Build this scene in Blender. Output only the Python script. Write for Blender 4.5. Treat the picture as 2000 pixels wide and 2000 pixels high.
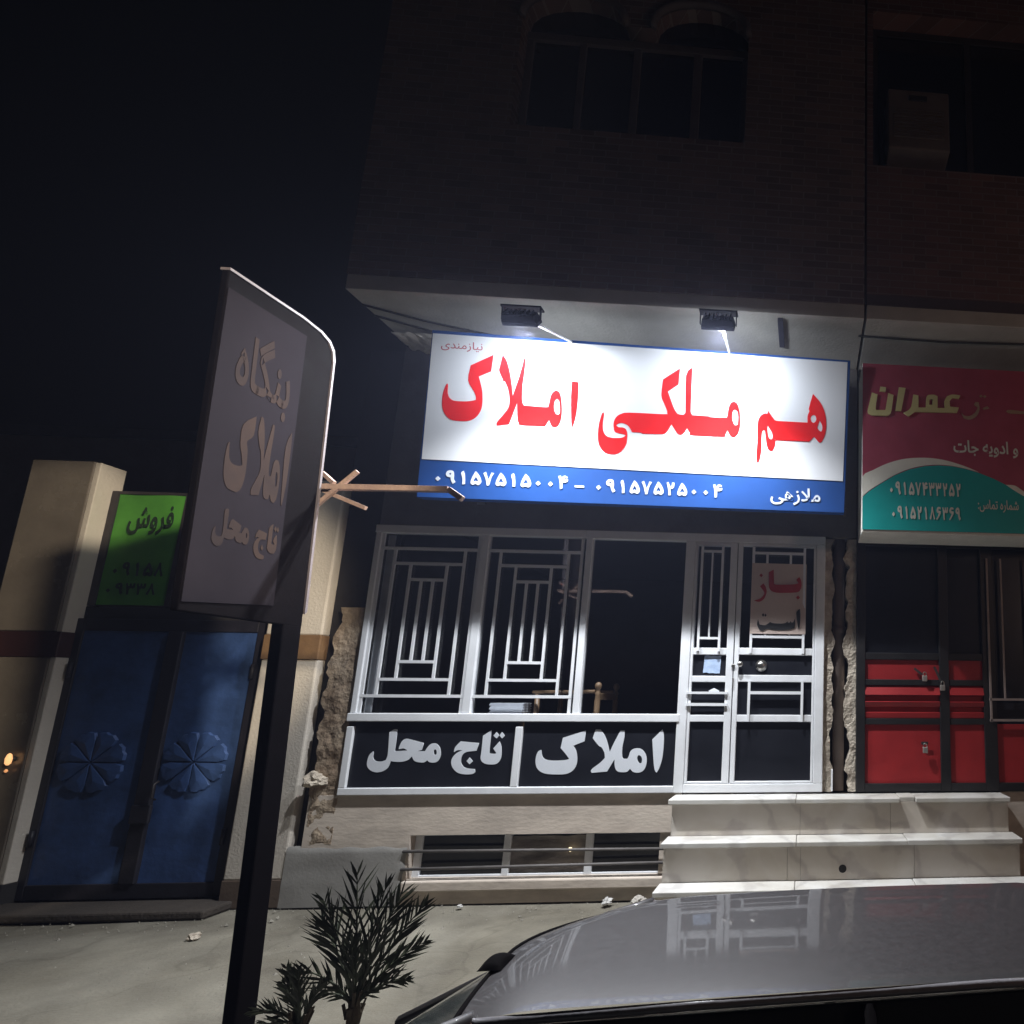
import bpy, bmesh, math, random
from mathutils import Vector, Matrix, noise
from math import radians, sin, cos, pi

for _o in list(bpy.data.objects):
    bpy.data.objects.remove(_o)
S = bpy.context.scene
COL = S.collection

# ---------------------------------------------------------------- camera
cam_d = bpy.data.cameras.new('camera')
cam = bpy.data.objects.new('camera', cam_d)
COL.objects.link(cam)
S.camera = cam
yaw, pit, rol = 0.0798672, 0.1653777, 0.0057897
fwd = Vector((sin(yaw) * cos(pit), cos(yaw) * cos(pit), sin(pit)))
rgt0 = Vector((cos(yaw), -sin(yaw), 0))
up0 = rgt0.cross(fwd)
rgt = cos(rol) * rgt0 + sin(rol) * up0
upv = -sin(rol) * rgt0 + cos(rol) * up0
m = Matrix((rgt, upv, -fwd)).transposed().to_4x4()
m.translation = Vector((0, -5.0935, 1.6294))
cam.matrix_world = m
cam_d.sensor_width = 36
cam_d.lens = 36 * 1120.2 / 2000
cam_d.shift_x = (1000 - 1666.84) / 2000
cam_d.shift_y = (1174.55 - 1000) / 2000
cam_d.clip_start = 0.05
cam_d.clip_end = 500

# ---------------------------------------------------------------- night sky
W = bpy.data.worlds.new('World')
S.world = W
W.use_nodes = True
nt = W.node_tree
bg = nt.nodes['Background']
sky = nt.nodes.new('ShaderNodeTexSky')
sky.sky_type = 'NISHITA'
sky.sun_disc = False
sky.sun_elevation = radians(-5)
sky.sun_rotation = radians(160)
nt.links.new(sky.outputs[0], bg.inputs[0])
bg.inputs[1].default_value = 0.15

S.view_settings.view_transform = 'Standard'
S.view_settings.look = 'None'
S.view_settings.gamma = 1
S.view_settings.exposure = 0
S.view_settings.use_curve_mapping = False
S.render.engine = 'CYCLES'
S.cycles.use_denoising = True
S.cycles.max_bounces = 8
S.cycles.volume_step_rate = 4
S.cycles.volume_bounces = 0

# unseen warm street lamp with a narrow beam on the courtyard gate, plus added fill
sl = bpy.data.lights.new('street_lamp_beam', 'SPOT')
sl.energy = 3000
sl.color = (1.0, 0.86, 0.66)
sl.spot_size = radians(22)
sl.spot_blend = 0.22
sl.shadow_soft_size = 0.12
slo = bpy.data.objects.new('street_lamp_beam', sl)
COL.objects.link(slo)
slo.location = (1.5, -5.4, 4.9)
slo.rotation_euler = (Vector((-6.48, 0, 1.7)) - slo.location).to_track_quat('-Z', 'Y').to_euler()
gl = bpy.data.lights.new('warm_fill', 'POINT')  # weak warm fill added for the shaded parts, set apart from the lamp
gl.energy = 80
gl.color = (1.0, 0.66, 0.50)
gl.shadow_soft_size = 0.3
glo = bpy.data.objects.new('warm_fill', gl)
COL.objects.link(glo)
glo.location = (4.9, -4.2, 3.3)

# ---------------------------------------------------------------- helpers
ORG = {}


def lin(c):
    return tuple((x / 12.92 if x <= 0.04045 else ((x + 0.055) / 1.055) ** 2.4) for x in c)


def M(name, col, rough=0.6, var=0.2, scale=6.0, bump=0.15, metal=0.0, col2=None, coat=0.0, spec=0.5, stretch=(1, 1, 1), bscale=None, thr=None):
    """procedural material: two-octave noise between two tones, fine bump"""
    mt = bpy.data.materials.new(name)
    mt.use_nodes = True
    t = mt.node_tree
    b = t.nodes['Principled BSDF']
    tc = t.nodes.new('ShaderNodeTexCoord')
    mp = t.nodes.new('ShaderNodeMapping')
    mp.inputs['Scale'].default_value = stretch
    t.links.new(tc.outputs['Object'], mp.inputs[0])
    n1 = t.nodes.new('ShaderNodeTexNoise')
    n1.inputs['Scale'].default_value = scale
    n1.inputs['Detail'].default_value = 9
    n1.inputs['Roughness'].default_value = 0.62
    t.links.new(mp.outputs[0], n1.inputs['Vector'])
    rp = t.nodes.new('ShaderNodeValToRGB')
    c2 = col2 or tuple(x * (1 - var) for x in col)
    c1 = col if col2 else tuple(min(1, x * (1 + var * 0.5)) for x in col)
    lo, hi = thr or (0.3, 0.7)
    rp.color_ramp.elements[0].position = lo
    rp.color_ramp.elements[0].color = (*c2, 1)
    rp.color_ramp.elements[1].position = hi
    rp.color_ramp.elements[1].color = (*c1, 1)
    t.links.new(n1.outputs['Fac'], rp.inputs[0])
    t.links.new(rp.outputs[0], b.inputs['Base Color'])
    b.inputs['Roughness'].default_value = rough
    b.inputs['Metallic'].default_value = metal
    b.inputs['Specular IOR Level'].default_value = spec
    if coat:
        b.inputs['Coat Weight'].default_value = coat
        b.inputs['Coat Roughness'].default_value = 0.03
    mr = t.nodes.new('ShaderNodeMapRange')
    mr.inputs['To Min'].default_value = max(0.02, rough - 0.1)
    mr.inputs['To Max'].default_value = min(1, rough + 0.12)
    t.links.new(n1.outputs['Fac'], mr.inputs[0])
    t.links.new(mr.outputs[0], b.inputs['Roughness'])
    if bump:
        n2 = t.nodes.new('ShaderNodeTexNoise')
        n2.inputs['Scale'].default_value = bscale or scale * 7
        n2.inputs['Detail'].default_value = 6
        t.links.new(mp.outputs[0], n2.inputs['Vector'])
        bp = t.nodes.new('ShaderNodeBump')
        bp.inputs['Strength'].default_value = bump
        bp.inputs['Distance'].default_value = 0.02
        t.links.new(n2.outputs['Fac'], bp.inputs['Height'])
        t.links.new(bp.outputs[0], b.inputs['Normal'])
    return mt


def brick_mat(name, c1, c2, mortar, bump=0.6):
    mt = bpy.data.materials.new(name)
    mt.use_nodes = True
    t = mt.node_tree
    b = t.nodes['Principled BSDF']
    tc = t.nodes.new('ShaderNodeTexCoord')
    sp = t.nodes.new('ShaderNodeSeparateXYZ')
    cb = t.nodes.new('ShaderNodeCombineXYZ')
    t.links.new(tc.outputs['Object'], sp.inputs[0])
    ad = t.nodes.new('ShaderNodeMath')
    t.links.new(sp.outputs['X'], ad.inputs[0])
    t.links.new(sp.outputs['Y'], ad.inputs[1])
    t.links.new(ad.outputs[0], cb.inputs['X'])
    t.links.new(sp.outputs['Z'], cb.inputs['Y'])
    bk = t.nodes.new('ShaderNodeTexBrick')
    bk.inputs['Scale'].default_value = 1
    bk.inputs['Brick Width'].default_value = 0.21
    bk.inputs['Row Height'].default_value = 0.066
    bk.inputs['Mortar Size'].default_value = 0.006
    bk.inputs['Color1'].default_value = (*c1, 1)
    bk.inputs['Color2'].default_value = (*c2, 1)
    bk.inputs['Mortar'].default_value = (*mortar, 1)
    t.links.new(cb.outputs[0], bk.inputs['Vector'])
    n = t.nodes.new('ShaderNodeTexNoise')
    n.inputs['Scale'].default_value = 3
    n.inputs['Detail'].default_value = 8
    t.links.new(tc.outputs['Object'], n.inputs['Vector'])
    mx = t.nodes.new('ShaderNodeMixRGB')
    mx.blend_type = 'MULTIPLY'
    mx.inputs[0].default_value = 0.7
    t.links.new(bk.outputs['Color'], mx.inputs[1])
    t.links.new(n.outputs['Color'], mx.inputs[2])
    hs = t.nodes.new('ShaderNodeValToRGB')
    hs.color_ramp.elements[0].color = (0.45, 0.45, 0.45, 1)
    hs.color_ramp.elements[1].color = (1, 1, 1, 1)
    t.links.new(n.outputs['Fac'], hs.inputs[0])
    t.links.new(hs.outputs[0], mx.inputs[2])
    t.links.new(mx.outputs[0], b.inputs['Base Color'])
    b.inputs['Roughness'].default_value = 0.85
    bp = t.nodes.new('ShaderNodeBump')
    bp.inputs['Strength'].default_value = bump
    bp.inputs['Distance'].default_value = 0.01
    bp.invert = True
    t.links.new(bk.outputs['Fac'], bp.inputs['Height'])
    t.links.new(bp.outputs[0], b.inputs['Normal'])
    return mt


def marble_mat(name, base, vein):
    mt = bpy.data.materials.new(name)
    mt.use_nodes = True
    t = mt.node_tree
    b = t.nodes['Principled BSDF']
    tc = t.nodes.new('ShaderNodeTexCoord')
    n0 = t.nodes.new('ShaderNodeTexNoise')
    n0.inputs['Scale'].default_value = 1.9
    n0.inputs['Detail'].default_value = 8
    n0.inputs['Distortion'].default_value = 1.4
    t.links.new(tc.outputs['Object'], n0.inputs['Vector'])
    wv = t.nodes.new('ShaderNodeTexWave')
    wv.inputs['Scale'].default_value = 0.9
    wv.inputs['Distortion'].default_value = 11
    wv.inputs['Detail'].default_value = 5
    wv.inputs['Detail Scale'].default_value = 1.6
    mp = t.nodes.new('ShaderNodeMapping')
    mp.inputs['Rotation'].default_value = (0.3, 0.75, 0.4)
    t.links.new(tc.outputs['Object'], mp.inputs[0])
    t.links.new(mp.outputs[0], wv.inputs['Vector'])
    rp = t.nodes.new('ShaderNodeValToRGB')
    e = rp.color_ramp.elements
    e[0].position = 0.0
    e[0].color = (*vein, 1)
    e[1].position = 0.16
    e[1].color = (*[x * 0.96 for x in base], 1)
    e2 = e.new(0.8)
    e2.color = (*base, 1)
    t.links.new(wv.outputs['Fac'], rp.inputs[0])
    r2 = t.nodes.new('ShaderNodeValToRGB')
    r2.color_ramp.elements[0].position = 0.3
    r2.color_ramp.elements[0].color = (0.82, 0.79, 0.74, 1)
    r2.color_ramp.elements[1].position = 0.62
    r2.color_ramp.elements[1].color = (1, 1, 1, 1)
    t.links.new(n0.outputs['Fac'], r2.inputs[0])
    mx = t.nodes.new('ShaderNodeMixRGB')
    mx.blend_type = 'MULTIPLY'
    mx.inputs[0].default_value = 1
    t.links.new(rp.outputs[0], mx.inputs[1])
    t.links.new(r2.outputs[0], mx.inputs[2])
    t.links.new(mx.outputs[0], b.inputs['Base Color'])
    b.inputs['Roughness'].default_value = 0.42
    return mt


def ground_mat(name, light, dark, stain):
    """dusty concrete: cloudy dust, dark stains and thin cracks"""
    mt = M(name, light, 0.92, scale=2.2, bump=0.35, col2=dark, bscale=55)
    t = mt.node_tree
    b = t.nodes['Principled BSDF']
    src = b.inputs['Base Color'].links[0].from_socket
    tc = t.nodes.new('ShaderNodeTexCoord')
    n = t.nodes.new('ShaderNodeTexNoise')
    n.inputs['Scale'].default_value = 0.9
    n.inputs['Detail'].default_value = 10
    n.inputs['Distortion'].default_value = 0.8
    t.links.new(tc.outputs['Object'], n.inputs['Vector'])
    r = t.nodes.new('ShaderNodeValToRGB')
    r.color_ramp.elements[0].position = 0.38
    r.color_ramp.elements[0].color = (*stain, 1)
    r.color_ramp.elements[1].position = 0.60
    r.color_ramp.elements[1].color = (1, 1, 1, 1)
    t.links.new(n.outputs['Fac'], r.inputs[0])
    mx = t.nodes.new('ShaderNodeMixRGB')
    mx.blend_type = 'MULTIPLY'
    mx.inputs[0].default_value = 1
    t.links.new(src, mx.inputs[1])
    t.links.new(r.outputs[0], mx.inputs[2])
    nw = t.nodes.new('ShaderNodeTexNoise')
    nw.inputs['Scale'].default_value = 3.0
    t.links.new(tc.outputs['Object'], nw.inputs['Vector'])
    mv = t.nodes.new('ShaderNodeMixRGB')
    mv.inputs[0].default_value = 0.25
    t.links.new(tc.outputs['Object'], mv.inputs[1])
    t.links.new(nw.outputs['Color'], mv.inputs[2])
    vo = t.nodes.new('ShaderNodeTexVoronoi')
    vo.feature = 'DISTANCE_TO_EDGE'
    vo.inputs['Scale'].default_value = 1.1
    t.links.new(mv.outputs[0], vo.inputs['Vector'])
    r2 = t.nodes.new('ShaderNodeValToRGB')
    r2.color_ramp.elements[0].position = 0.002
    r2.color_ramp.elements[0].color = (0.45, 0.43, 0.40, 1)
    r2.color_ramp.elements[1].position = 0.010
    r2.color_ramp.elements[1].color = (1, 1, 1, 1)
    t.links.new(vo.outputs['Distance'], r2.inputs[0])
    m2 = t.nodes.new('ShaderNodeMixRGB')
    m2.blend_type = 'MULTIPLY'
    m2.inputs[0].default_value = 0.3
    t.links.new(mx.outputs[0], m2.inputs[1])
    t.links.new(r2.outputs[0], m2.inputs[2])
    t.links.new(m2.outputs[0], b.inputs['Base Color'])
    return mt


def glass_mat(name, tint=(0.95, 0.96, 0.97), refl=1.0):
    mt = bpy.data.materials.new(name)
    mt.use_nodes = True
    t = mt.node_tree
    t.nodes.remove(t.nodes['Principled BSDF'])
    out = t.nodes['Material Output']
    tr = t.nodes.new('ShaderNodeBsdfTransparent')
    tr.inputs[0].default_value = (*tint, 1)
    gl = t.nodes.new('ShaderNodeBsdfGlossy')
    gl.inputs['Roughness'].default_value = 0.02
    gl.inputs[0].default_value = (refl, refl, refl, 1)
    fr = t.nodes.new('ShaderNodeFresnel')
    ge = t.nodes.new('ShaderNodeNewGeometry')
    ma = t.nodes.new('ShaderNodeMath')          # inside faces see the inverse index, so the pane never turns opaque
    ma.operation = 'MULTIPLY_ADD'
    ma.inputs[1].default_value = 1 / 1.5 - 1.5
    ma.inputs[2].default_value = 1.5
    t.links.new(ge.outputs['Backfacing'], ma.inputs[0])
    t.links.new(ma.outputs[0], fr.inputs[0])
    mx = t.nodes.new('ShaderNodeMixShader')
    t.links.new(fr.outputs[0], mx.inputs[0])
    t.links.new(tr.outputs[0], mx.inputs[1])
    t.links.new(gl.outputs[0], mx.inputs[2])
    t.links.new(mx.outputs[0], out.inputs[0])
    return mt


def emit_mat(name, col, strength):
    mt = bpy.data.materials.new(name)
    mt.use_nodes = True
    b = mt.node_tree.nodes['Principled BSDF']
    b.inputs['Base Color'].default_value = (*col, 1)
    b.inputs['Emission Color'].default_value = (*col, 1)
    b.inputs['Emission Strength'].default_value = strength
    return mt


class MB:
    """collects shapes in world coordinates, links them as ONE mesh"""

    def __init__(self):
        self.v = []
        self.f = []

    def add(self, vs, fs):
        n = len(self.v)
        self.v += [tuple(p) for p in vs]
        self.f += [tuple(i + n for i in q) for q in fs]
        return self

    def box(self, x0, x1, y0, y1, z0, z1):
        vs = [(x, y, z) for x in (x0, x1) for y in (y0, y1) for z in (z0, z1)]
        return self.add(vs, [(0, 1, 3, 2), (4, 6, 7, 5), (0, 4, 5, 1), (2, 3, 7, 6), (0, 2, 6, 4), (1, 5, 7, 3)])

    def hexa(self, p):
        """8 points: bottom loop 0-3, top loop 4-7"""
        return self.add(p, [(3, 2, 1, 0), (4, 5, 6, 7), (0, 1, 5, 4), (1, 2, 6, 5), (2, 3, 7, 6), (3, 0, 4, 7)])

    def prism(self, loop, off):
        n = len(loop)
        o = Vector(off)
        vs = [Vector(p) for p in loop] + [Vector(p) + o for p in loop]
        fs = [tuple(range(n)), tuple(range(2 * n - 1, n - 1, -1))]
        fs += [(i, n + i, n + (i + 1) % n, (i + 1) % n) for i in range(n)]
        return self.add(vs, fs)

    def tube(self, pts, r, n=8, cap=True):
        pts = [Vector(p) for p in pts]
        rs = r if isinstance(r, (list, tuple)) else [r] * len(pts)
        rings = []
        u = None
        for i, p in enumerate(pts):
            d = (pts[min(i + 1, len(pts) - 1)] - pts[max(i - 1, 0)]).normalized()
            if u is None:
                u = d.orthogonal().normalized()
            else:
                u = (u - d * u.dot(d)).normalized()
            w = d.cross(u)
            rings.append([p + rs[i] * (cos(2 * pi * k / n) * u + sin(2 * pi * k / n) * w) for k in range(n)])
        vs = [q for rr in rings for q in rr]
        fs = [(i * n + k, i * n + (k + 1) % n, (i + 1) * n + (k + 1) % n, (i + 1) * n + k) for i in range(len(pts) - 1) for k in range(n)]
        if cap:
            fs += [tuple(range(n - 1, -1, -1)), tuple((len(pts) - 1) * n + k for k in range(n))]
        return self.add(vs, fs)

    def bar(self, a, b, w, h, up=(0, 0, 1)):
        """rectangular bar from a to b"""
        a, b, up = Vector(a), Vector(b), Vector(up)
        d = (b - a).normalized()
        s = d.cross(up).normalized()
        u = s.cross(d)
        p = [q + s * i * w / 2 + u * j * h / 2 for q in (a, b) for i, j in ((-1, -1), (1, -1), (1, 1), (-1, 1))]
        return self.add(p, [(0, 1, 2, 3), (7, 6, 5, 4), (0, 4, 5, 1), (1, 5, 6, 2), (2, 6, 7, 3), (3, 7, 4, 0)])

    def lathe(self, c, axis, prof, n=20):
        """prof: list of (distance along axis, radius)"""
        c, d = Vector(c), Vector(axis).normalized()
        u = d.orthogonal().normalized()
        w = d.cross(u)
        vs = [c + d * h + r * (cos(2 * pi * k / n) * u + sin(2 * pi * k / n) * w) for h, r in prof for k in range(n)]
        k_ = len(prof)
        fs = [(i * n + k, i * n + (k + 1) % n, (i + 1) * n + (k + 1) % n, (i + 1) * n + k) for i in range(k_ - 1) for k in range(n)]
        fs += [tuple(range(n - 1, -1, -1)), tuple((k_ - 1) * n + k for k in range(n))]
        return self.add(vs, fs)

    def grid(self, fn, nu, nv):
        vs = [fn(i / nu, j / nv) for i in range(nu + 1) for j in range(nv + 1)]
        k = nv + 1
        return self.add(vs, [(i * k + j, (i + 1) * k + j, (i + 1) * k + j + 1, i * k + j + 1) for i in range(nu) for j in range(nv)])

    def build(self, name, mt, parent=None, bevel=0.0, smooth=False, seg=2, flip=False):
        me = bpy.data.meshes.new(name)
        org = ORG.get(parent.name, Vector()) if parent else Vector()
        me.from_pydata([Vector(p) - org for p in self.v], [], self.f)
        bm = bmesh.new()
        bm.from_mesh(me)
        bmesh.ops.recalc_face_normals(bm, faces=bm.faces)
        bm.to_mesh(me)
        bm.free()
        me.materials.append(mt)
        o = bpy.data.objects.new(name, me)
        COL.objects.link(o)
        if parent:
            o.parent = parent
        ORG[o.name] = org
        if smooth:
            for p in me.polygons:
                p.use_smooth = True
        if bevel:
            md = o.modifiers.new('bevel', 'BEVEL')
            md.width = bevel
            md.segments = seg
            md.limit_method = 'ANGLE'
            md.angle_limit = radians(40)
        return o


def thing(name, label, cat, loc, group=None):
    o = bpy.data.objects.new(name, None)
    COL.objects.link(o)
    o.location = loc
    o.empty_display_size = 0.2
    ORG[o.name] = Vector(loc)
    return tag(o, label, cat, group)


def tag(o, label, cat, group=None):
    o['label'] = label
    o['category'] = cat
    if group:
        o['group'] = group
    return o


def struct(o):
    o['kind'] = 'structure'
    return o


def base(o):
    """moves the origin of a one-mesh thing to its base"""
    me = o.data
    xs = [v.co for v in me.vertices]
    c = Vector((sum(v.x for v in xs) / len(xs), sum(v.y for v in xs) / len(xs), min(v.z for v in xs)))
    me.transform(Matrix.Translation(-c))
    o.location = c
    return o


def smooth_loop(l, sharp=48):
    n = len(l)
    P = [Vector(p) for p in l]

    def corner(i):
        a, b = P[i] - P[i - 1], P[(i + 1) % n] - P[i]
        if a.length < 1e-6 or b.length < 1e-6:
            return True
        return abs(a.angle_signed(b)) > radians(sharp)

    C = [corner(i) for i in range(n)]
    out = []
    for i in range(n):
        p0, p1, p2, p3 = P[i - 1], P[i], P[(i + 1) % n], P[(i + 2) % n]
        out.append(p1)
        if C[i] and C[(i + 1) % n]:
            continue
        if C[i]:
            p0 = p1
        if C[(i + 1) % n]:
            p3 = p2
        for t in (0.33, 0.67):
            out.append(0.5 * ((2 * p1) + (p2 - p0) * t + (2 * p0 - 5 * p1 + 4 * p2 - p3) * t * t + (3 * p1 - p0 - 3 * p2 + p3) * t ** 3))
    return out


def curve_mesh(cu):
    o = bpy.data.objects.new('t', cu)
    COL.objects.link(o)
    bpy.context.view_layer.update()
    me = bpy.data.meshes.new_from_object(o.evaluated_get(bpy.context.evaluated_depsgraph_get()))
    bpy.data.objects.remove(o)
    return me


def place_flat(name, me, frame, mt, parent):
    """flat lettering mesh (u, v, thickness) put on the plane frame = (origin, U, V)"""
    o0, U, V = (Vector(x) for x in frame)
    N = U.cross(V)
    mat = Matrix((U, V, N)).transposed().to_4x4()
    mat.translation = o0
    me.transform(mat)
    org = ORG.get(parent.name, Vector()) if parent else Vector()
    me.transform(Matrix.Translation(-org))
    me.materials.clear()
    me.materials.append(mt)
    me.name = name
    o = bpy.data.objects.new(name, me)
    COL.objects.link(o)
    o.parent = parent
    ORG[o.name] = org
    return o


def outline_mesh(loops, th, sharp=48):
    cu = bpy.data.curves.new('t', 'CURVE')
    cu.dimensions = '2D'
    cu.fill_mode = 'BOTH'
    cu.extrude = th / 2
    for l in loops:
        pts = smooth_loop(l, sharp) if sharp else [Vector(p) for p in l]
        s = cu.splines.new('POLY')
        s.points.add(len(pts) - 1)
        for q, p in zip(s.points, pts):
            q.co = (p[0], p[1], 0, 1)
        s.use_cyclic_u = True
    me = curve_mesh(cu)
    me.transform(Matrix.Translation((0, 0, th / 2)))
    return me


def letters(name, loops, frame, th, mt, parent, sharp=48):
    return place_flat(name, outline_mesh(loops, th, sharp), frame, mt, parent)


def text(name, s, box, frame, th, mt, parent, bold=0.0, skew=0.0, shear=0.0):
    """lettering fitted to box (u0, u1, v0, v1); skew = rise of the line along u"""
    cu = bpy.data.curves.new('t', 'FONT')
    cu.body = s
    cu.resolution_u = 3
    cu.offset = bold
    cu.shear = shear
    cu.extrude = 0.01
    me = curve_mesh(cu)
    x = [v.co.x for v in me.vertices]
    y = [v.co.y for v in me.vertices]
    u0, u1, v0, v1 = box
    sx, sy = (u1 - u0) / (max(x) - min(x)), (v1 - v0) / (max(y) - min(y))
    mx, my = min(x), min(y)
    for v in me.vertices:
        u = u0 + (v.co.x - mx) * sx
        v.co = (u, v0 + (v.co.y - my) * sy + skew * (u - u0) / (u1 - u0), th if v.co.z > 0 else 0)
    return place_flat(name, me, frame, mt, parent)


DIG = {
    '0': [[(0.5, 0.52), (0.74, 0.34), (0.5, 0.16), (0.26, 0.34)]],
    '1': [[(0.28, 0.84), (0.48, 1.0), (0.62, 0.72), (0.70, 0.02), (0.45, 0.0), (0.42, 0.45)]],
    '2': [[(0.12, 0.96), (0.30, 1.0), (0.44, 0.72), (0.60, 0.70), (0.66, 0.98), (0.88, 0.96), (0.84, 0.62), (0.66, 0.50), (0.50, 0.51), (0.56, 0.02), (0.33, 0.0), (0.28, 0.45)]],
    '3': [[(0.0, 0.96), (0.15, 1.0), (0.28, 0.74), (0.40, 0.74), (0.45, 0.98), (0.58, 0.97), (0.64, 0.75), (0.76, 0.76), (0.82, 1.0), (1.0, 0.98), (0.98, 0.66), (0.85, 0.54), (0.66, 0.55), (0.58, 0.6), (0.44, 0.52), (0.38, 0.5), (0.42, 0.02), (0.20, 0.0), (0.14, 0.45)]],
    '4': [[(0.05, 0.96), (0.26, 1.0), (0.36, 0.78), (0.48, 0.95), (0.70, 1.0), (0.92, 0.92), (0.90, 0.80), (0.66, 0.83), (0.60, 0.74), (0.98, 0.72), (0.92, 0.56), (0.62, 0.48), (0.46, 0.50), (0.47, 0.04), (0.24, 0.0), (0.20, 0.50)]],
    '5': [[(0.45, 1.0), (0.68, 0.83), (0.90, 0.55), (1.0, 0.28), (0.93, 0.08), (0.72, 0.0), (0.5, 0.08), (0.24, 0.0), (0.04, 0.12), (0.08, 0.40), (0.27, 0.75)], [(0.50, 0.62), (0.72, 0.34), (0.64, 0.25), (0.5, 0.32), (0.35, 0.25), (0.28, 0.34)]],
    '6': [[(0.86, 0.95), (0.62, 1.0), (0.32, 0.98), (0.12, 0.80), (0.16, 0.60), (0.36, 0.52), (0.52, 0.52), (0.28, 0.25), (0.02, 0.06), (0.18, 0.0), (0.55, 0.25), (0.84, 0.52), (0.88, 0.68), (0.58, 0.70), (0.42, 0.74), (0.46, 0.83), (0.64, 0.84), (0.84, 0.80)]],
    '7': [[(0.0, 0.90), (0.22, 1.0), (0.50, 0.42), (0.76, 0.97), (1.0, 0.92), (0.76, 0.58), (0.60, 0.02), (0.38, 0.0), (0.24, 0.50)]],
    '8': [[(0.40, 1.0), (0.58, 1.0), (0.74, 0.50), (1.0, 0.06), (0.78, 0.0), (0.50, 0.60), (0.22, 0.0), (0.0, 0.08), (0.28, 0.55)]],
    '9': [[(0.45, 1.0), (0.72, 0.92), (0.80, 0.62), (0.80, 0.36), (0.96, 0.14), (0.72, 0.0), (0.54, 0.28), (0.50, 0.48), (0.20, 0.52), (0.05, 0.70), (0.16, 0.92)], [(0.46, 0.82), (0.54, 0.76), (0.50, 0.66), (0.36, 0.70), (0.34, 0.78)]],
}


def bloom_box(density, col):  # thin volume added to stand in for lens bloom round the lights
    mt = bpy.data.materials.new('bloom_haze')
    mt.use_nodes = True
    t = mt.node_tree
    t.nodes.remove(t.nodes['Principled BSDF'])
    v = t.nodes.new('ShaderNodeVolumePrincipled')
    v.inputs['Density'].default_value = density
    v.inputs['Color'].default_value = (*col, 1)
    v.inputs['Anisotropy'].default_value = 0.45
    t.links.new(v.outputs[0], t.nodes['Material Output'].inputs['Volume'])
    o = MB().box(-62, 62, -62, 62, -2.0, 12.0).build('lens_bloom', mt)
    o['kind'] = 'stuff'
    return o


def digits(name, s, box, frame, th, mt, parent, skew=0.0, fill=0.86):
    """row of Persian digits spaced evenly over box (u0, u1, v0, v1)"""
    u0, u1, v0, v1 = box
    p = (u1 - u0) / len(s)
    loops = []
    for k, c in enumerate(s):
        for l in DIG[c]:
            loops.append([(u0 + p * (k + 0.5 + (x - 0.5) * fill), v0 + (v1 - v0) * y + skew * (k + 0.5) / len(s)) for x, y in l])
    return place_flat(name, outline_mesh(loops, th, 60), frame, mt, parent)


def fit(loops, box):
    """scale outlines into box (u0, u1, v0, v1)"""
    xs = [p[0] for l in loops for p in l]
    ys = [p[1] for l in loops for p in l]
    u0, u1, v0, v1 = box
    return [[(u0 + (p[0] - min(xs)) / (max(xs) - min(xs)) * (u1 - u0), v0 + (p[1] - min(ys)) / (max(ys) - min(ys)) * (v1 - v0)) for p in l] for l in loops]


def rough_mb(x0, x1, z0, z1, y0, y1, seed, edge=0.02, depth=0.02, nx=10, nz=60, left=True, right=True):
    """broken masonry strip: ragged upright edges and an uneven face"""
    def fn(u, v):
        z = z0 + (z1 - z0) * v
        a = x0 + (edge * (noise.fractal(Vector((seed, z * 5, 0)), 0.9, 2.2, 4) + 0.25) if left else 0)
        b = x1 + (edge * (noise.fractal(Vector((seed + 9, z * 5, 3)), 0.9, 2.2, 4) - 0.25) if right else 0)
        x = a + (b - a) * u
        y = y0 + depth * noise.fractal(Vector((x * 7, seed, z * 7)), 0.8, 2.1, 5)
        return (x, y, z)
    mb = MB().grid(fn, nx, nz)
    k = nz + 1
    n = len(mb.v)
    # skirt to the back
    rim = [i * k for i in range(nx + 1)] + [nx * k + j for j in range(1, nz + 1)] + [i * k + nz for i in range(nx - 1, -1, -1)] + [j for j in range(nz - 1, 0, -1)]
    mb.v += [(mb.v[i][0], y1, mb.v[i][2]) for i in rim]
    c = len(rim)
    mb.f += [(rim[i], rim[(i + 1) % c], n + (i + 1) % c, n + i) for i in range(c)]
    return mb

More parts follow.
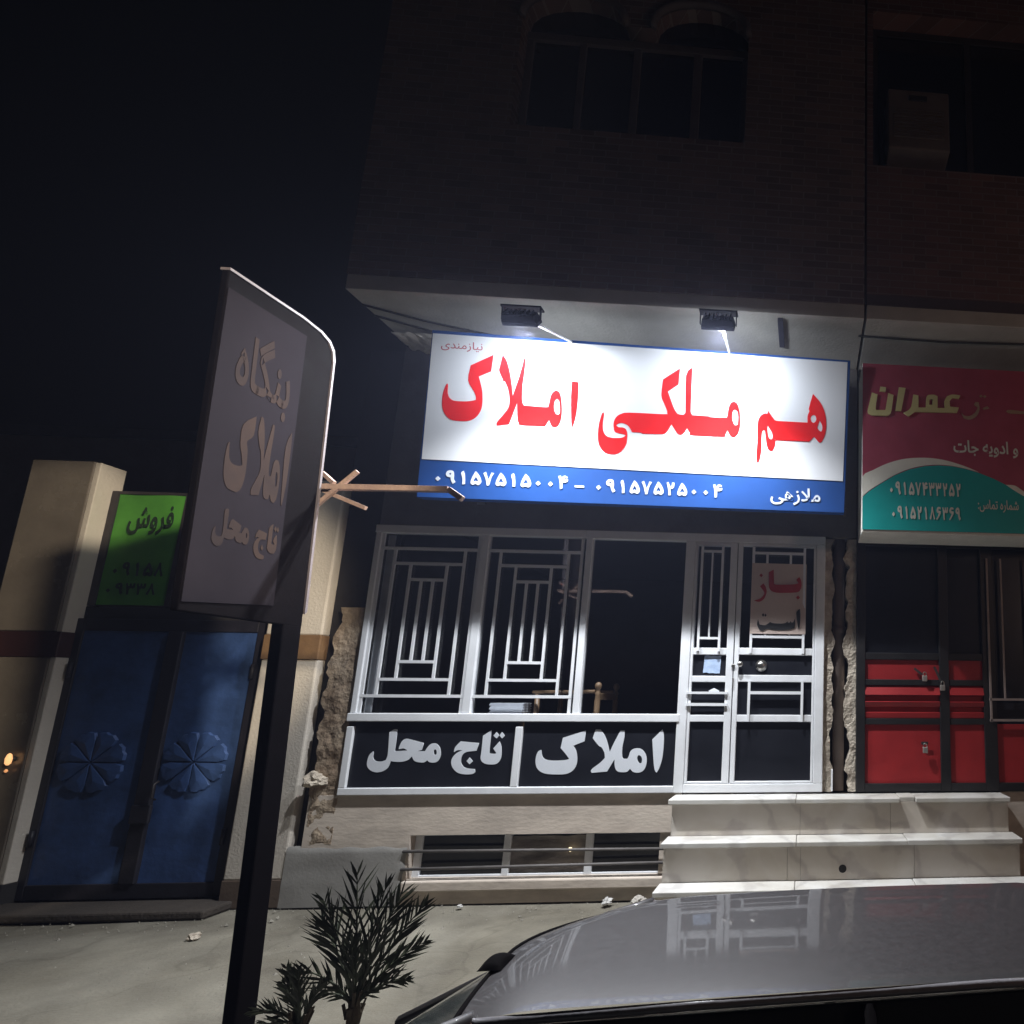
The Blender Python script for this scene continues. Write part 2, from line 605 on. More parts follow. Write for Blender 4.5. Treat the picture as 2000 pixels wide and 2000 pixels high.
# lettering outlines, measured in metres on their own boards
RED = [[[-2.5819,1.1964],[-2.5924,1.059],[-2.6863,1.0118],[-2.6688,0.9549],[-2.6541,0.8993],[-2.6478,0.8434],[-2.6468,0.7873],[-2.654,0.7379],[-2.6745,0.695],[-2.7052,0.6622],[-2.756,0.6403],[-2.8467,0.6398],[-2.8928,0.6537],[-2.9272,0.6904],[-2.948,0.7382],[-2.9542,0.8007],[-2.95,0.8638],[-2.9369,0.917],[-2.9247,0.9421],[-2.9181,0.9284],[-2.9168,0.8724],[-2.9063,0.8345],[-2.8856,0.8124],[-2.8558,0.8012],[-2.7908,0.8001],[-2.7391,0.8054],[-2.6973,0.8165],[-2.7003,0.8479],[-2.7175,0.8892],[-2.7646,0.9747],[-2.7519,1.1002]],[[-2.5095,1.2003],[-2.4789,1.1558],[-2.4555,1.086],[-2.4388,1.016],[-2.4247,0.9318],[-2.4158,0.8616],[-2.4009,0.9188],[-2.3758,1.0121],[-2.3543,1.1126],[-2.3428,1.1737],[-2.3349,1.1884],[-2.3307,1.1708],[-2.3337,1.071],[-2.3434,0.9571],[-2.3431,0.8581],[-2.3361,0.809],[-2.3238,0.7884],[-2.1527,0.7823],[-2.1335,0.7973],[-2.1255,0.8402],[-2.1176,0.8831],[-2.1003,0.9123],[-2.0796,0.9261],[-2.0557,0.9145],[-2.0407,0.8797],[-2.0315,0.8234],[-2.0267,0.7457],[-2.0318,0.6819],[-2.0496,0.6352],[-2.0755,0.62],[-2.099,0.626],[-2.1134,0.65],[-2.1226,0.6778],[-2.1533,0.6236],[-2.3369,0.6261],[-2.3575,0.6427],[-2.3696,0.6878],[-2.3788,0.807],[-2.4324,0.6289],[-2.5265,0.6128],[-2.5248,0.6423],[-2.485,0.6966],[-2.4486,0.7544],[-2.4376,0.7972],[-2.4408,0.8604],[-2.4575,0.9302],[-2.4834,0.9854],[-2.4942,0.9778],[-2.4992,0.9988],[-2.5304,1.0679],[-2.5257,1.1036]],[[-2.0697,0.857],[-2.0855,0.8386],[-2.0904,0.7994],[-2.0851,0.7572],[-2.0705,0.7296],[-2.0537,0.7247],[-2.043,0.7379],[-2.0432,0.7874],[-2.0521,0.8366]],[[-1.9595,1.0083],[-1.9077,1.0038],[-1.9049,0.8792],[-1.9141,0.7367],[-1.9304,0.651],[-1.9405,0.6237],[-1.949,0.6643],[-1.9604,0.8765]],[[-1.7015,0.7613],[-1.6947,0.7483],[-1.7002,0.6814],[-1.6993,0.6283],[-1.6869,0.5889],[-1.6638,0.5634],[-1.6255,0.5517],[-1.5686,0.5521],[-1.5309,0.5603],[-1.5157,0.575],[-1.5319,0.5836],[-1.5893,0.5951],[-1.6056,0.609],[-1.6132,0.6387],[-1.6145,0.6719],[-1.6063,0.7056],[-1.5854,0.7366],[-1.5512,0.7562],[-1.4945,0.7675],[-1.2132,0.7669],[-1.1878,0.7748],[-1.1919,0.8016],[-1.2164,0.8577],[-1.2413,0.9273],[-1.2317,1.0611],[-1.0975,1.1618],[-1.1059,1.0254],[-1.189,0.9603],[-1.1698,0.9072],[-1.1415,0.8342],[-1.1209,0.7947],[-1.0976,0.7722],[-1.0556,0.7694],[-1.0431,0.7848],[-1.0408,0.8119],[-1.0463,1.1031],[-0.9972,1.1752],[-0.9999,0.8476],[-0.9982,0.7936],[-0.9844,0.7686],[-0.8514,0.7665],[-0.8382,0.759],[-0.7144,0.7592],[-0.7029,0.7665],[-0.696,0.8007],[-0.6877,0.8554],[-0.6722,0.8868],[-0.6477,0.9016],[-0.623,0.8857],[-0.6056,0.8457],[-0.5956,0.7917],[-0.5931,0.6968],[-0.6034,0.6422],[-0.6254,0.6074],[-0.6459,0.5944],[-0.6678,0.6056],[-0.6848,0.6319],[-0.6952,0.6531],[-0.7105,0.6173],[-0.7295,0.5976],[-0.9824,0.6003],[-0.9991,0.6184],[-1.0242,0.6577],[-1.0413,0.6267],[-1.0599,0.6058],[-1.0758,0.5997],[-1.0986,0.6075],[-1.1222,0.64],[-1.1513,0.6857],[-1.1675,0.6514],[-1.1857,0.6205],[-1.2076,0.6028],[-1.2394,0.5981],[-1.3766,0.5956],[-1.3896,0.603],[-1.4661,0.6051],[-1.4797,0.6312],[-1.5031,0.6602],[-1.5354,0.6754],[-1.564,0.6762],[-1.5888,0.6631],[-1.5916,0.6529],[-1.5721,0.6418],[-1.5404,0.6405],[-1.5178,0.6295],[-1.5038,0.5968],[-1.5025,0.5635],[-1.5068,0.5101],[-1.5272,0.4628],[-1.5576,0.4318],[-1.5948,0.4157],[-1.6516,0.4181],[-1.6903,0.4397],[-1.7169,0.475],[-1.7313,0.5207],[-1.7356,0.5935],[-1.7282,0.6735],[-1.7121,0.7409]],[[-0.6413,0.8338],[-0.6559,0.8161],[-0.6592,0.7685],[-0.6515,0.7281],[-0.6377,0.7016],[-0.6213,0.699],[-0.612,0.7163],[-0.6101,0.7707],[-0.6192,0.8178]],[[0.0076,0.9984],[0.0459,0.9561],[0.0789,0.9136],[0.104,0.8597],[0.1183,0.8053],[0.1248,0.7396],[0.1205,0.6791],[0.1079,0.6292],[0.0898,0.5929],[0.0793,0.5827],[0.0659,0.5821],[0.0224,0.6284],[-0.0169,0.5858],[-0.0328,0.5835],[-0.2876,0.5897],[-0.2983,0.5958],[-0.3001,0.5577],[-0.3073,0.5248],[-0.3199,0.4999],[-0.3355,0.4928],[-0.3542,0.504],[-0.3682,0.5386],[-0.3772,0.587],[-0.3869,0.6626],[-0.3976,0.6687],[-0.4093,0.6535],[-0.4146,0.6071],[-0.4133,0.5097],[-0.421,0.4391],[-0.4331,0.3955],[-0.4419,0.3897],[-0.4501,0.4056],[-0.4516,0.4649],[-0.4476,0.5624],[-0.4494,0.698],[-0.4418,0.7527],[-0.4242,0.7889],[-0.393,0.8094],[-0.3692,0.8094],[-0.3646,0.838],[-0.34,0.8009],[-0.3181,0.7719],[-0.2939,0.7528],[-0.1957,0.7501],[-0.0333,0.748],[-0.0343,0.8039],[-0.0191,0.8485],[-0.0249,0.8729]],[[0.0162,0.8171],[-0.0023,0.8053],[-0.0088,0.7803],[0.0013,0.7561],[0.0175,0.7469],[0.0333,0.7603],[0.0398,0.7852],[0.0324,0.8096]],[[0.068,0.77],[0.0577,0.7421],[0.0476,0.7088],[0.0641,0.6849],[0.082,0.6747],[0.0907,0.6942],[0.0902,0.7271],[0.079,0.7541]],[[-0.3627,0.7083],[-0.368,0.6906],[-0.3627,0.6419],[-0.3513,0.6044],[-0.3352,0.5915],[-0.3247,0.5974],[-0.3227,0.6246],[-0.3313,0.6542],[-0.3478,0.6806]]]
FATHA = [[[-0.6909,0.971],[-0.662,0.9929],[-0.6397,1.0179],[-0.6303,1.0355],[-0.6329,1.0114],[-0.6552,0.9864],[-0.6887,0.9623]]]
TAJ = [[[-2.5917,1.342],[-2.5917,1.2605],[-2.5904,1.1664],[-2.5807,1.1555],[-2.5484,1.1519],[-2.5349,1.159],[-2.5635,1.1952],[-2.5195,1.2517],[-2.5009,1.2096],[-2.4929,1.1445],[-2.5005,1.1013],[-2.526,1.0727],[-2.5643,1.0671],[-2.6073,1.0715],[-2.6372,1.0874],[-2.6544,1.1161],[-2.6535,1.1737],[-2.6541,1.2982]],[[-2.5502,1.3275],[-2.5267,1.3012],[-2.5447,1.275],[-2.5728,1.2983]],[[-2.5072,1.3275],[-2.4828,1.2983],[-2.5019,1.275],[-2.5252,1.3005]],[[-2.6804,1.2387],[-2.6929,1.1773],[-2.7729,1.1667],[-2.8014,1.138],[-2.8058,1.095],[-2.7891,1.0592],[-2.7588,1.0392],[-2.691,1.0303],[-2.6851,1.0089],[-2.7045,0.9933],[-2.7603,0.9901],[-2.8177,1.0024],[-2.8603,1.0381],[-2.8792,1.081],[-2.8736,1.1238],[-2.8428,1.161],[-2.8026,1.1797],[-2.8382,1.1826],[-2.868,1.1668],[-2.862,1.2064],[-2.8248,1.2518]],[[-2.7414,1.1235],[-2.7121,1.0947],[-2.7354,1.0698],[-2.7614,1.0949]],[[-3.3873,1.3252],[-3.3521,1.3483],[-3.3289,1.3469],[-3.3261,1.2821],[-3.327,1.1819],[-3.3122,1.1747],[-3.2297,1.1803],[-3.2595,1.1961],[-3.2969,1.1904],[-3.296,1.2104],[-3.2807,1.2534],[-3.2518,1.2728],[-3.2054,1.2641],[-3.1115,1.2389],[-3.1189,1.1851],[-3.1524,1.1745],[-3.0931,1.1744],[-3.0791,1.203],[-3.0546,1.2317],[-3.02,1.2353],[-2.9894,1.2137],[-2.9721,1.1742],[-2.9691,1.1312],[-2.9859,1.0955],[-3.0159,1.0835],[-3.0513,1.0886],[-3.067,1.1029],[-3.0927,1.0852],[-3.1418,1.0889],[-3.1714,1.1032],[-3.1893,1.1353],[-3.2135,1.1069],[-3.26,1.0914],[-3.3153,1.0915],[-3.3471,1.0966],[-3.3613,1.0471],[-3.3954,1.019],[-3.4421,1.0087],[-3.4885,1.0229],[-3.5203,1.0547],[-3.526,1.0971],[-3.5156,1.1466],[-3.4916,1.1729],[-3.4866,1.1608],[-3.4847,1.1218],[-3.4608,1.0969],[-3.419,1.0933],[-3.3861,1.1052],[-3.3768,1.1392],[-3.3792,1.2105]],[[-3.0181,1.19],[-3.0267,1.1743],[-3.0202,1.1492],[-3.0056,1.1442],[-3.0005,1.1599],[-3.0066,1.1814]]]
AML = [[[-1.8358,1.34],[-1.8398,1.253],[-1.9279,1.2164],[-1.9031,1.1798],[-1.8894,1.1287],[-1.8874,1.0778],[-1.9019,1.0344],[-1.9353,1.0021],[-1.9916,0.9865],[-2.1139,0.9899],[-2.1731,1.0103],[-2.2047,1.0428],[-2.218,1.0861],[-2.217,1.1367],[-2.2024,1.173],[-2.1816,1.1816],[-2.1703,1.1366],[-2.15,1.1112],[-2.1093,1.0988],[-2.0515,1.0965],[-1.9798,1.1013],[-1.9517,1.1107],[-1.984,1.1508],[-2.0279,1.1982],[-2.0169,1.2809]],[[-1.756,1.3504],[-1.7191,1.349],[-1.6827,1.3046],[-1.6521,1.2382],[-1.6298,1.1647],[-1.5975,1.2456],[-1.5528,1.3418],[-1.5194,1.3403],[-1.5191,1.2825],[-1.5296,1.2013],[-1.5245,1.1279],[-1.5107,1.1095],[-1.485,1.1095],[-1.4731,1.1278],[-1.4599,1.1718],[-1.4317,1.1924],[-1.3875,1.1938],[-1.3528,1.1716],[-1.3278,1.1274],[-1.3241,1.0688],[-1.3429,1.0177],[-1.382,0.9975],[-1.4265,1.0035],[-1.4561,1.0291],[-1.4779,1.0052],[-1.5215,1.0017],[-1.5587,1.0113],[-1.5796,1.0477],[-1.5861,1.1075],[-1.6387,1.008],[-1.7614,0.9977],[-1.7713,1.0122],[-1.757,1.0339],[-1.7022,1.0773],[-1.6651,1.1172],[-1.6717,1.1575],[-1.697,1.2015],[-1.7238,1.2177],[-1.7761,1.2787]],[[-1.3914,1.1408],[-1.4029,1.1239],[-1.3955,1.0909],[-1.3796,1.0726],[-1.365,1.0747],[-1.3614,1.0982],[-1.3699,1.1275]],[[-1.2099,1.3497],[-1.1953,1.3049],[-1.1919,1.2083],[-1.1984,1.1051],[-1.2185,1.0318],[-1.2363,0.9968],[-1.2523,1.0173],[-1.2659,1.0832],[-1.2884,1.2677]]]
BAZ = [[[-0.3117,2.7466],[-0.3053,2.6192],[-0.2769,2.6111],[-0.1247,2.6173],[-0.091,2.6296],[-0.1086,2.6582],[-0.0837,2.685],[-0.066,2.6534],[-0.0611,2.6071],[-0.07,2.5722],[-0.1005,2.5456],[-0.2412,2.5369],[-0.3088,2.5442],[-0.3375,2.5666],[-0.3497,2.6009],[-0.3533,2.7224]],[[-0.0914,2.5169],[-0.0723,2.4972],[-0.0906,2.4796],[-0.1079,2.4976]],[[-0.398,2.62],[-0.3774,2.5888],[-0.3676,2.543],[-0.3802,2.4968],[-0.4016,2.4678],[-0.4346,2.4529],[-0.4768,2.4635],[-0.4244,2.4817],[-0.3947,2.5137],[-0.39,2.5425],[-0.428,2.5935]],[[-0.4205,2.7092],[-0.4042,2.6922],[-0.4194,2.6745],[-0.4368,2.6914]]]
AST = [[[-0.4352,2.2997],[-0.4198,2.252],[-0.3725,2.2471],[-0.329,2.276],[-0.3008,2.2651],[-0.2284,2.2635],[-0.1896,2.2726],[-0.1816,2.2869],[-0.1728,2.2717],[-0.1588,2.2719],[-0.1508,2.2874],[-0.1421,2.2733],[-0.1282,2.2764],[-0.1149,2.3078],[-0.11,2.2625],[-0.1158,2.2229],[-0.1602,2.2109],[-0.2324,2.2031],[-0.3047,2.2059],[-0.3493,2.2137],[-0.3931,2.1962],[-0.4211,2.207],[-0.4419,2.2516]],[[-0.3925,2.3542],[-0.3809,2.3374],[-0.3915,2.3213],[-0.4042,2.337]],[[-0.3729,2.35],[-0.3613,2.3349],[-0.372,2.3205],[-0.3819,2.3345]],[[-0.0719,2.3969],[-0.0651,2.3371],[-0.0689,2.2519],[-0.0765,2.215],[-0.0885,2.2516],[-0.1019,2.3535],[-0.0913,2.3822]]]
OMR = [[[0.5167,4.2338],[0.5654,4.2171],[0.5491,4.0951],[0.5531,4.0737],[0.6299,4.0748],[0.6381,4.0994],[0.6589,4.235],[0.7061,4.2199],[0.6866,4.0759],[0.6743,4.0408],[0.6499,4.0241],[0.5128,4.0228],[0.4846,4.0403],[0.4805,4.0659],[0.4925,4.1268]],[[0.5899,4.2925],[0.6412,4.2891],[0.6345,4.2468],[0.5841,4.2512]],[[0.7532,4.2949],[0.813,4.291],[0.7719,4.0757],[0.7215,4.0758]],[[0.7921,4.0593],[0.8365,4.027],[0.8859,4.0682],[0.9227,4.0743],[1.2638,4.0819],[1.2815,4.1308],[1.2031,4.1357],[1.2001,4.188],[1.2257,4.2199],[1.2836,4.2141],[1.2968,4.2455],[1.2264,4.2507],[1.1762,4.2306],[1.1546,4.1857],[1.1574,4.1204],[1.0914,4.1171],[1.0935,4.2264],[1.0607,4.2406],[1.0111,4.2354],[0.996,4.2128],[0.9888,4.1165],[0.9232,4.1133],[0.9247,4.2267],[0.8796,4.2331],[0.862,4.1277],[0.833,4.0829]],[[1.0229,4.1966],[1.0517,4.1981],[1.0467,4.1454],[1.0179,4.144]]]
FAINT = [[[1.3053,4.0883],[1.3294,4.0633],[1.3791,4.0613],[1.4256,4.0941],[1.4521,4.1435],[1.4195,4.1682],[1.4328,4.1952],[1.4619,4.194],[1.4681,4.1223],[1.4371,4.0597],[1.3781,4.0265],[1.3246,4.037]],[[1.7061,4.1207],[1.7403,4.1355],[1.8914,4.1252],[1.8904,4.1032],[1.7473,4.1007]],[[1.4852,4.2683],[1.5014,4.2541],[1.4842,4.2391],[1.4696,4.2525]],[[1.5186,4.2656],[1.5349,4.2523],[1.5176,4.2373],[1.503,4.2507]],[[1.4978,4.1413],[1.5402,4.1609],[1.5562,4.1398],[1.5056,4.1242]]]
TEAL = [[[0.4363,3.2853],[0.4896,3.3362],[0.5842,3.4053],[0.7114,3.4886],[0.8397,3.5477],[0.9686,3.582],[1.0898,3.5952],[1.2112,3.5916],[1.3327,3.5711],[1.454,3.5379],[1.5751,3.492],[1.6958,3.4335],[1.8376,3.3506]]]
SWOOSH = [[[0.4326,3.4698],[0.5289,3.5314],[0.6482,3.5944],[0.7764,3.6373],[0.889,3.6545],[1.0101,3.6594],[1.1313,3.6475],[1.2525,3.6186],[1.3655,3.5808],[1.4461,3.546],[1.3327,3.5737],[1.2113,3.5958],[1.0899,3.6011],[0.9687,3.5879],[0.8397,3.5544],[0.7115,3.4945],[0.5842,3.4119],[0.4896,3.3444],[0.4363,3.2918]]]
SWOOSH2 = [[[1.6797,3.4413],[1.7615,3.4359],[1.839,3.3841],[1.9295,3.3287],[1.9275,3.2869],[1.8372,3.3422],[1.7435,3.3975]]]

# ---------------------------------------------------------------- materials
m_ground = ground_mat('sandy_concrete', (0.235, 0.217, 0.172), (0.145, 0.132, 0.105), (0.62, 0.60, 0.57))
m_road = M('asphalt', (0.055, 0.053, 0.05), 0.9, scale=8, bump=0.6, bscale=160)
m_kerb = M('kerb_stone', (0.36, 0.34, 0.31), 0.85, scale=5, bump=0.4)
m_plinth = M('beige_render', (0.60, 0.52, 0.44), 0.85, scale=2.6, bump=0.12, col2=(0.36, 0.31, 0.265), stretch=(0.6, 1, 1.5), bscale=30, thr=(0.30, 0.56))
m_cement = M('grey_cement', (0.31, 0.30, 0.28), 0.9, scale=2.4, bump=0.1, col2=(0.24, 0.23, 0.215), bscale=50)
m_rough = M('broken_plaster', (0.42, 0.34, 0.25), 0.95, scale=4, bump=0.5, col2=(0.15, 0.095, 0.055), bscale=35)
m_rough2 = M('broken_pale_plaster', (0.62, 0.55, 0.45), 0.95, scale=8, bump=0.9, col2=(0.28, 0.23, 0.18), bscale=45)
m_white = M('white_paint', (0.76, 0.775, 0.80), 0.38, var=0.08, scale=5, bump=0.03, bscale=90)
m_black = M('black_panel', (0.012, 0.013, 0.018), 0.35, var=0.3, scale=4, bump=0.02, spec=0.35)
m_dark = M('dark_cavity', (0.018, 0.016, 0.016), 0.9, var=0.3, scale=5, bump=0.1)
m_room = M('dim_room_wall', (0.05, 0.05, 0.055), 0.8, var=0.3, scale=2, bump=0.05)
m_soffit = M('soffit_plaster', (0.56, 0.55, 0.51), 0.9, scale=1.3, bump=0.25, col2=(0.36, 0.35, 0.32), bscale=40)
m_brick = brick_mat('brown_brick', (0.21, 0.135, 0.115), (0.12, 0.08, 0.068), (0.24, 0.20, 0.18))
m_brick2 = brick_mat('red_tinted_brick', (0.19, 0.10, 0.08), (0.115, 0.062, 0.05), (0.20, 0.15, 0.135))  # reddish light from the right is put into this brick colour
m_marble = marble_mat('white_marble', (0.63, 0.62, 0.59), (0.50, 0.485, 0.465))
m_marble2 = marble_mat('grey_marble', (0.63, 0.585, 0.53), (0.50, 0.455, 0.42))
m_glass = glass_mat('window_glass')
m_winframe = M('brown_window_frame', (0.10, 0.085, 0.085), 0.6, var=0.2, scale=6, bump=0.1)
m_darkglass = M('dark_glass', (0.010, 0.010, 0.013), 0.12, var=0.2, scale=2, bump=0)
m_steel = M('worn_steel', (0.55, 0.53, 0.50), 0.3, var=0.2, scale=20, bump=0.05, metal=1.0)
m_dkmetal = M('dark_metal', (0.035, 0.03, 0.03), 0.5, var=0.3, scale=10, bump=0.08)
m_grey_letter = M('white_vinyl', (0.66, 0.69, 0.74), 0.5, var=0.05, scale=5, bump=0.02)
m_red = M('red_enamel', (0.36, 0.016, 0.018), 0.5, scale=5, bump=0.06, col2=(0.27, 0.014, 0.016))
m_bframe = M('black_enamel', (0.012, 0.011, 0.012), 0.5, var=0.3, scale=6, bump=0.05)
m_signwhite = M('sign_white', (0.80, 0.82, 0.85), 0.75, var=0.03, scale=2, bump=0.01, spec=0.15)
m_signblue = M('sign_blue', (0.016, 0.074, 0.285), 0.7, var=0.12, scale=3, bump=0.02, spec=0.15)
m_signred = M('sign_red_vinyl', (0.84, 0.016, 0.016), 0.8, var=0.05, scale=4, bump=0.0, spec=0.0)
m_wood = M('dark_wood', (0.25, 0.16, 0.09), 0.4, scale=4, bump=0.1, col2=(0.15, 0.09, 0.05), stretch=(1, 1, 0.15))
m_paper = M('paper', (0.75, 0.78, 0.84), 0.8, var=0.06, scale=9, bump=0.1)
m_wall = M('cream_wall_paint', (0.60, 0.55, 0.48), 0.85, scale=2.2, bump=0.2, col2=(0.50, 0.455, 0.395), bscale=50)
m_brownstone = M('brown_stone_cladding', (0.185, 0.160, 0.130), 0.25, scale=2.6, bump=0.06, col2=(0.125, 0.106, 0.086), bscale=30)
m_band = M('ochre_stone_band', (0.23, 0.135, 0.06), 0.6, scale=6, bump=0.1, col2=(0.14, 0.08, 0.04))
m_band2 = M('maroon_stone_band', (0.035, 0.012, 0.010), 0.5, scale=6, bump=0.1)
m_blue = M('blue_gate_paint', (0.042, 0.090, 0.25), 0.5, scale=3.2, bump=0.22, col2=(0.024, 0.052, 0.14), bscale=16, thr=(0.36, 0.62))
m_gateframe = M('gate_frame_paint', (0.014, 0.013, 0.02), 0.55, var=0.3, scale=8, bump=0.1)

# ---------------------------------------------------------------- setting
struct(MB().box(-60, 60, -60, 60, -0.95, -0.45).build('road', m_road))
struct(MB().grid(lambda u, v: (-40 + 80 * u, -1.9 + 2.7 * v, 0.012 * noise.noise(Vector((u * 80, v * 3, 1))) - (0.012 if v > 0.5 else 0)), 400, 14).build('pavement', m_ground, smooth=True))
struct(MB().box(-40, 40, -2.05, -1.9, -0.6, 0.015).build('kerb', m_kerb, bevel=0.02))

grit = MB()
rg = random.Random(5)
for _k in range(900):
    x, y = rg.uniform(-6.8, 1.2), -abs(rg.gauss(0, 0.7)) - 0.02
    if y < -1.85:
        continue
    r = rg.uniform(.002, .007) * (2.2 if rg.random() < .06 else 1)
    a = rg.uniform(0, 6)
    z = 0.002
    p = [(x + r * cos(a + q * 1.57) * rg.uniform(.7, 1.3), y + r * sin(a + q * 1.57) * rg.uniform(.7, 1.3), z - .003) for q in range(4)]
    grit.add(p + [(x, y, z + r * .9)], [(0, 1, 4), (1, 2, 4), (2, 3, 4), (3, 0, 4)])
go = grit.build('grit', M('pale_grit', (0.34, 0.32, 0.27), 0.95, scale=3, col2=(0.16, 0.145, 0.12)))
go['kind'] = 'stuff'

# ---------------------------------------------------------------- estate agency building
agency = thing('shop_building', 'brick building with the brightly lit shop front, white door and two arched upper windows', 'building', (-1.7, 0, 0))
# plinth with the basement window opening
mb = MB()
mb.box(-3.93, -3.13, 0, 0.35, 0.0, 0.52)
mb.box(-3.93, -1.02, 0, 0.35, 0.52, 0.832)
mb.box(-3.13, -1.02, 0, 0.35, 0.0, 0.115)
mb.box(-1.185, 0.43, 0.02, 0.35, 0.115, 0.52)
mb.box(-1.02, 0.43, 0.02, 0.35, 0.52, 0.80)
plinth = mb.build('plinth', m_plinth, agency)
MB().grid(lambda u, v: (-4.03 + 0.90 * u + (0.02 * noise.noise(Vector((v * 5, 2, 0))) if u > .9 else 0), -0.007 + 0.004 * noise.noise(Vector((u * 5, v * 4, 7))) + (0.012 if v > 0.99 or u > 0.99 else 0), 0.445 * v + (0.018 * noise.noise(Vector((u * 6, 0, 5))) if v > .9 else 0)), 24, 16).build('cement_patch', m_cement, agency, smooth=True)
MB().box(-3.14, -1.06, -0.035, 0.30, 0.10, 0.182).build('basement_sill', m_plinth, agency, bevel=0.012)
bw = MB().box(-3.13, -3.075, 0.07, 0.12, 0.182, 0.50).box(-2.442, -2.39, 0.07, 0.12, 0.182, 0.50).box(-1.795, -1.735, 0.07, 0.12, 0.182, 0.50).box(-1.185, -1.15, 0.07, 0.12, 0.182, 0.50).box(-3.13, -1.15, 0.075, 0.12, 0.50, 0.52).box(-3.13, -1.15, 0.075, 0.12, 0.178, 0.197).build('basement_window', m_white, agency, bevel=0.004)
for x0, x1, mt in ((-3.075, -2.442, m_darkglass), (-1.735, -1.185, m_darkglass)):
    MB().box(x0, x1, 0.09, 0.10, 0.197, 0.50).build('pane', mt, bw)
m_cloth = M('grey_sacking', (0.30, 0.27, 0.24), 0.95, scale=6, bump=0.4, col2=(0.13, 0.115, 0.10), stretch=(0.6, 1, 2))
cl = MB().grid(lambda u, v: (-2.39 + 0.595 * u, 0.095 + 0.02 * noise.noise(Vector((u * 3, v * 5, 3))), 0.195 + 0.29 * v + 0.012 * noise.noise(Vector((u * 5, 1, 3)))), 24, 14).build('pane', m_cloth, bw, smooth=True)
cl['label'] = 'middle basement pane covered by grey sacking'
bulb = MB().lathe((-1.905, 0.06, 0.385), (0, -1, 0), [(0, 0.012), (0.012, 0.018), (0.024, 0.012)], 10).build('bulb', emit_mat('lit_bulb', (1.0, 0.82, 0.5), 2.2), bw)
m_bar = M('grey_bar', (0.12, 0.11, 0.105), 0.6, var=0.3, scale=9, bump=0.1)
for z0, z1 in ((0.402, 0.395), (0.268, 0.29)):
    MB().tube([(-3.16, -0.015, z0), (-1.1, -0.015, z1)], 0.012).build('security_bar', m_bar, bw, smooth=True)

# wall over the shop front, gap and broken jambs
MB().box(-3.70, 0.43, 0.0, 0.30, 3.075, 4.76).build('lintel_wall', M('dark_render', (0.16, 0.15, 0.15), 0.9, scale=3, bump=0.3), agency)
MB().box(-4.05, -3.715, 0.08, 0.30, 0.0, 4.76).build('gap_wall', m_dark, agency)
mb = rough_mb(-3.935, -3.715, 0.46, 2.35, 0.0, 0.2, 3.3, edge=0.06, depth=0.014, nx=16, nz=90, right=False)
mb.build('broken_jamb', m_rough, agency)
mb = rough_mb(0.15, 0.235, 0.83, 3.06, 0.01, 0.2, 8.1, edge=0.05, depth=0.014, nx=10, nz=90, left=False)
mb.build('broken_jamb', m_rough2, agency)
mb = rough_mb(0.335, 0.434, 0.83, 3.06, 0.005, 0.2, 5.7, edge=0.06, depth=0.014, nx=10, nz=90, right=False)
mb.build('broken_jamb', m_rough2, agency)
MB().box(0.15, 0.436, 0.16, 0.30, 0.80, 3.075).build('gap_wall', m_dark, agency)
# dim shop interior: floor, back, sides, ceiling
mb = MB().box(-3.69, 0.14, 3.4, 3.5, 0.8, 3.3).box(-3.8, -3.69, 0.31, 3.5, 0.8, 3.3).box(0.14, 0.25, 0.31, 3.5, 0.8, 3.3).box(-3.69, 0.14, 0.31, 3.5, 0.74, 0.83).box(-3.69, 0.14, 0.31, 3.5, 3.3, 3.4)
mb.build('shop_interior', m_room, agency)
# overhanging upper storey
MB().box(-3.67, 0.425, -0.748, 0.30, 4.77, 4.90).build('soffit', m_soffit, agency, bevel=0.006)
hole = [(-2.59, 6.39), (-0.63, 6.39), (-0.63, 7.50)]
for c0, c1, h in ((-0.63, -1.47, 0.30), (-1.71, -2.59, 0.29)):
    for k in range(11):
        a = pi * k / 10
        hole.append(((c0 + c1) / 2 + (c0 - c1) / 2 * cos(a), 7.50 + h * sin(a) ** 0.8))
wall = outline_mesh([[(-3.67, 4.90), (0.425, 4.90), (0.425, 10.5), (-3.67, 10.5)], hole], 0.22, 0)
place_flat('upper_wall', wall, ((0, -0.535, 0), (1, 0, 0), (0, 0, 1)), m_brick, agency)
MB().box(-3.67, -3.45, -0.53, 6.0, 4.90, 10.5).build('side_wall', m_brick, agency)
MB().box(-4.0, -3.72, 0.31, 6.0, 0.0, 4.76).build('side_wall', m_rough, agency)
MB().box(-3.67, 0.425, -0.53, 6.0, 10.5, 10.6).build('roof', m_cement, agency)
uw = MB().box(-2.585, -0.635, -0.66, -0.60, 7.40, 7.475).box(-2.585, -0.635, -0.66, -0.60, 6.39, 6.44)
for a, b_ in ((-2.585, -2.53), (-2.13, -2.075), (-1.66, -1.595), (-1.13, -1.055), (-0.69, -0.635)):
    uw.box(a, b_, -0.655, -0.60, 6.44, 7.40)
uwo = uw.build('upper_window', m_winframe, agency, bevel=0.005)
for k, (a, b_) in enumerate(((-2.53, -2.13), (-2.075, -1.66), (-1.595, -1.13), (-1.055, -0.69))):
    MB().box(a, b_, -0.63, -0.62, 6.44, 7.40).build('pane', m_darkglass, uwo)
for c0, c1 in ((-0.63, -1.47), (-1.71, -2.59)):
    pts = [((c0 + c1) / 2 + (c0 - c1) / 2 * cos(pi * k / 16), -0.77, 7.50 + 0.295 * sin(pi * k / 16) ** 0.8) for k in range(17)]
    MB().tube(pts, 0.035, 6).build('arch_moulding', m_winframe, uwo, smooth=True)
    MB().box(min(c0, c1), max(c0, c1), -0.62, -0.61, 7.475, 7.82).build('fanlight', m_darkglass, uwo)

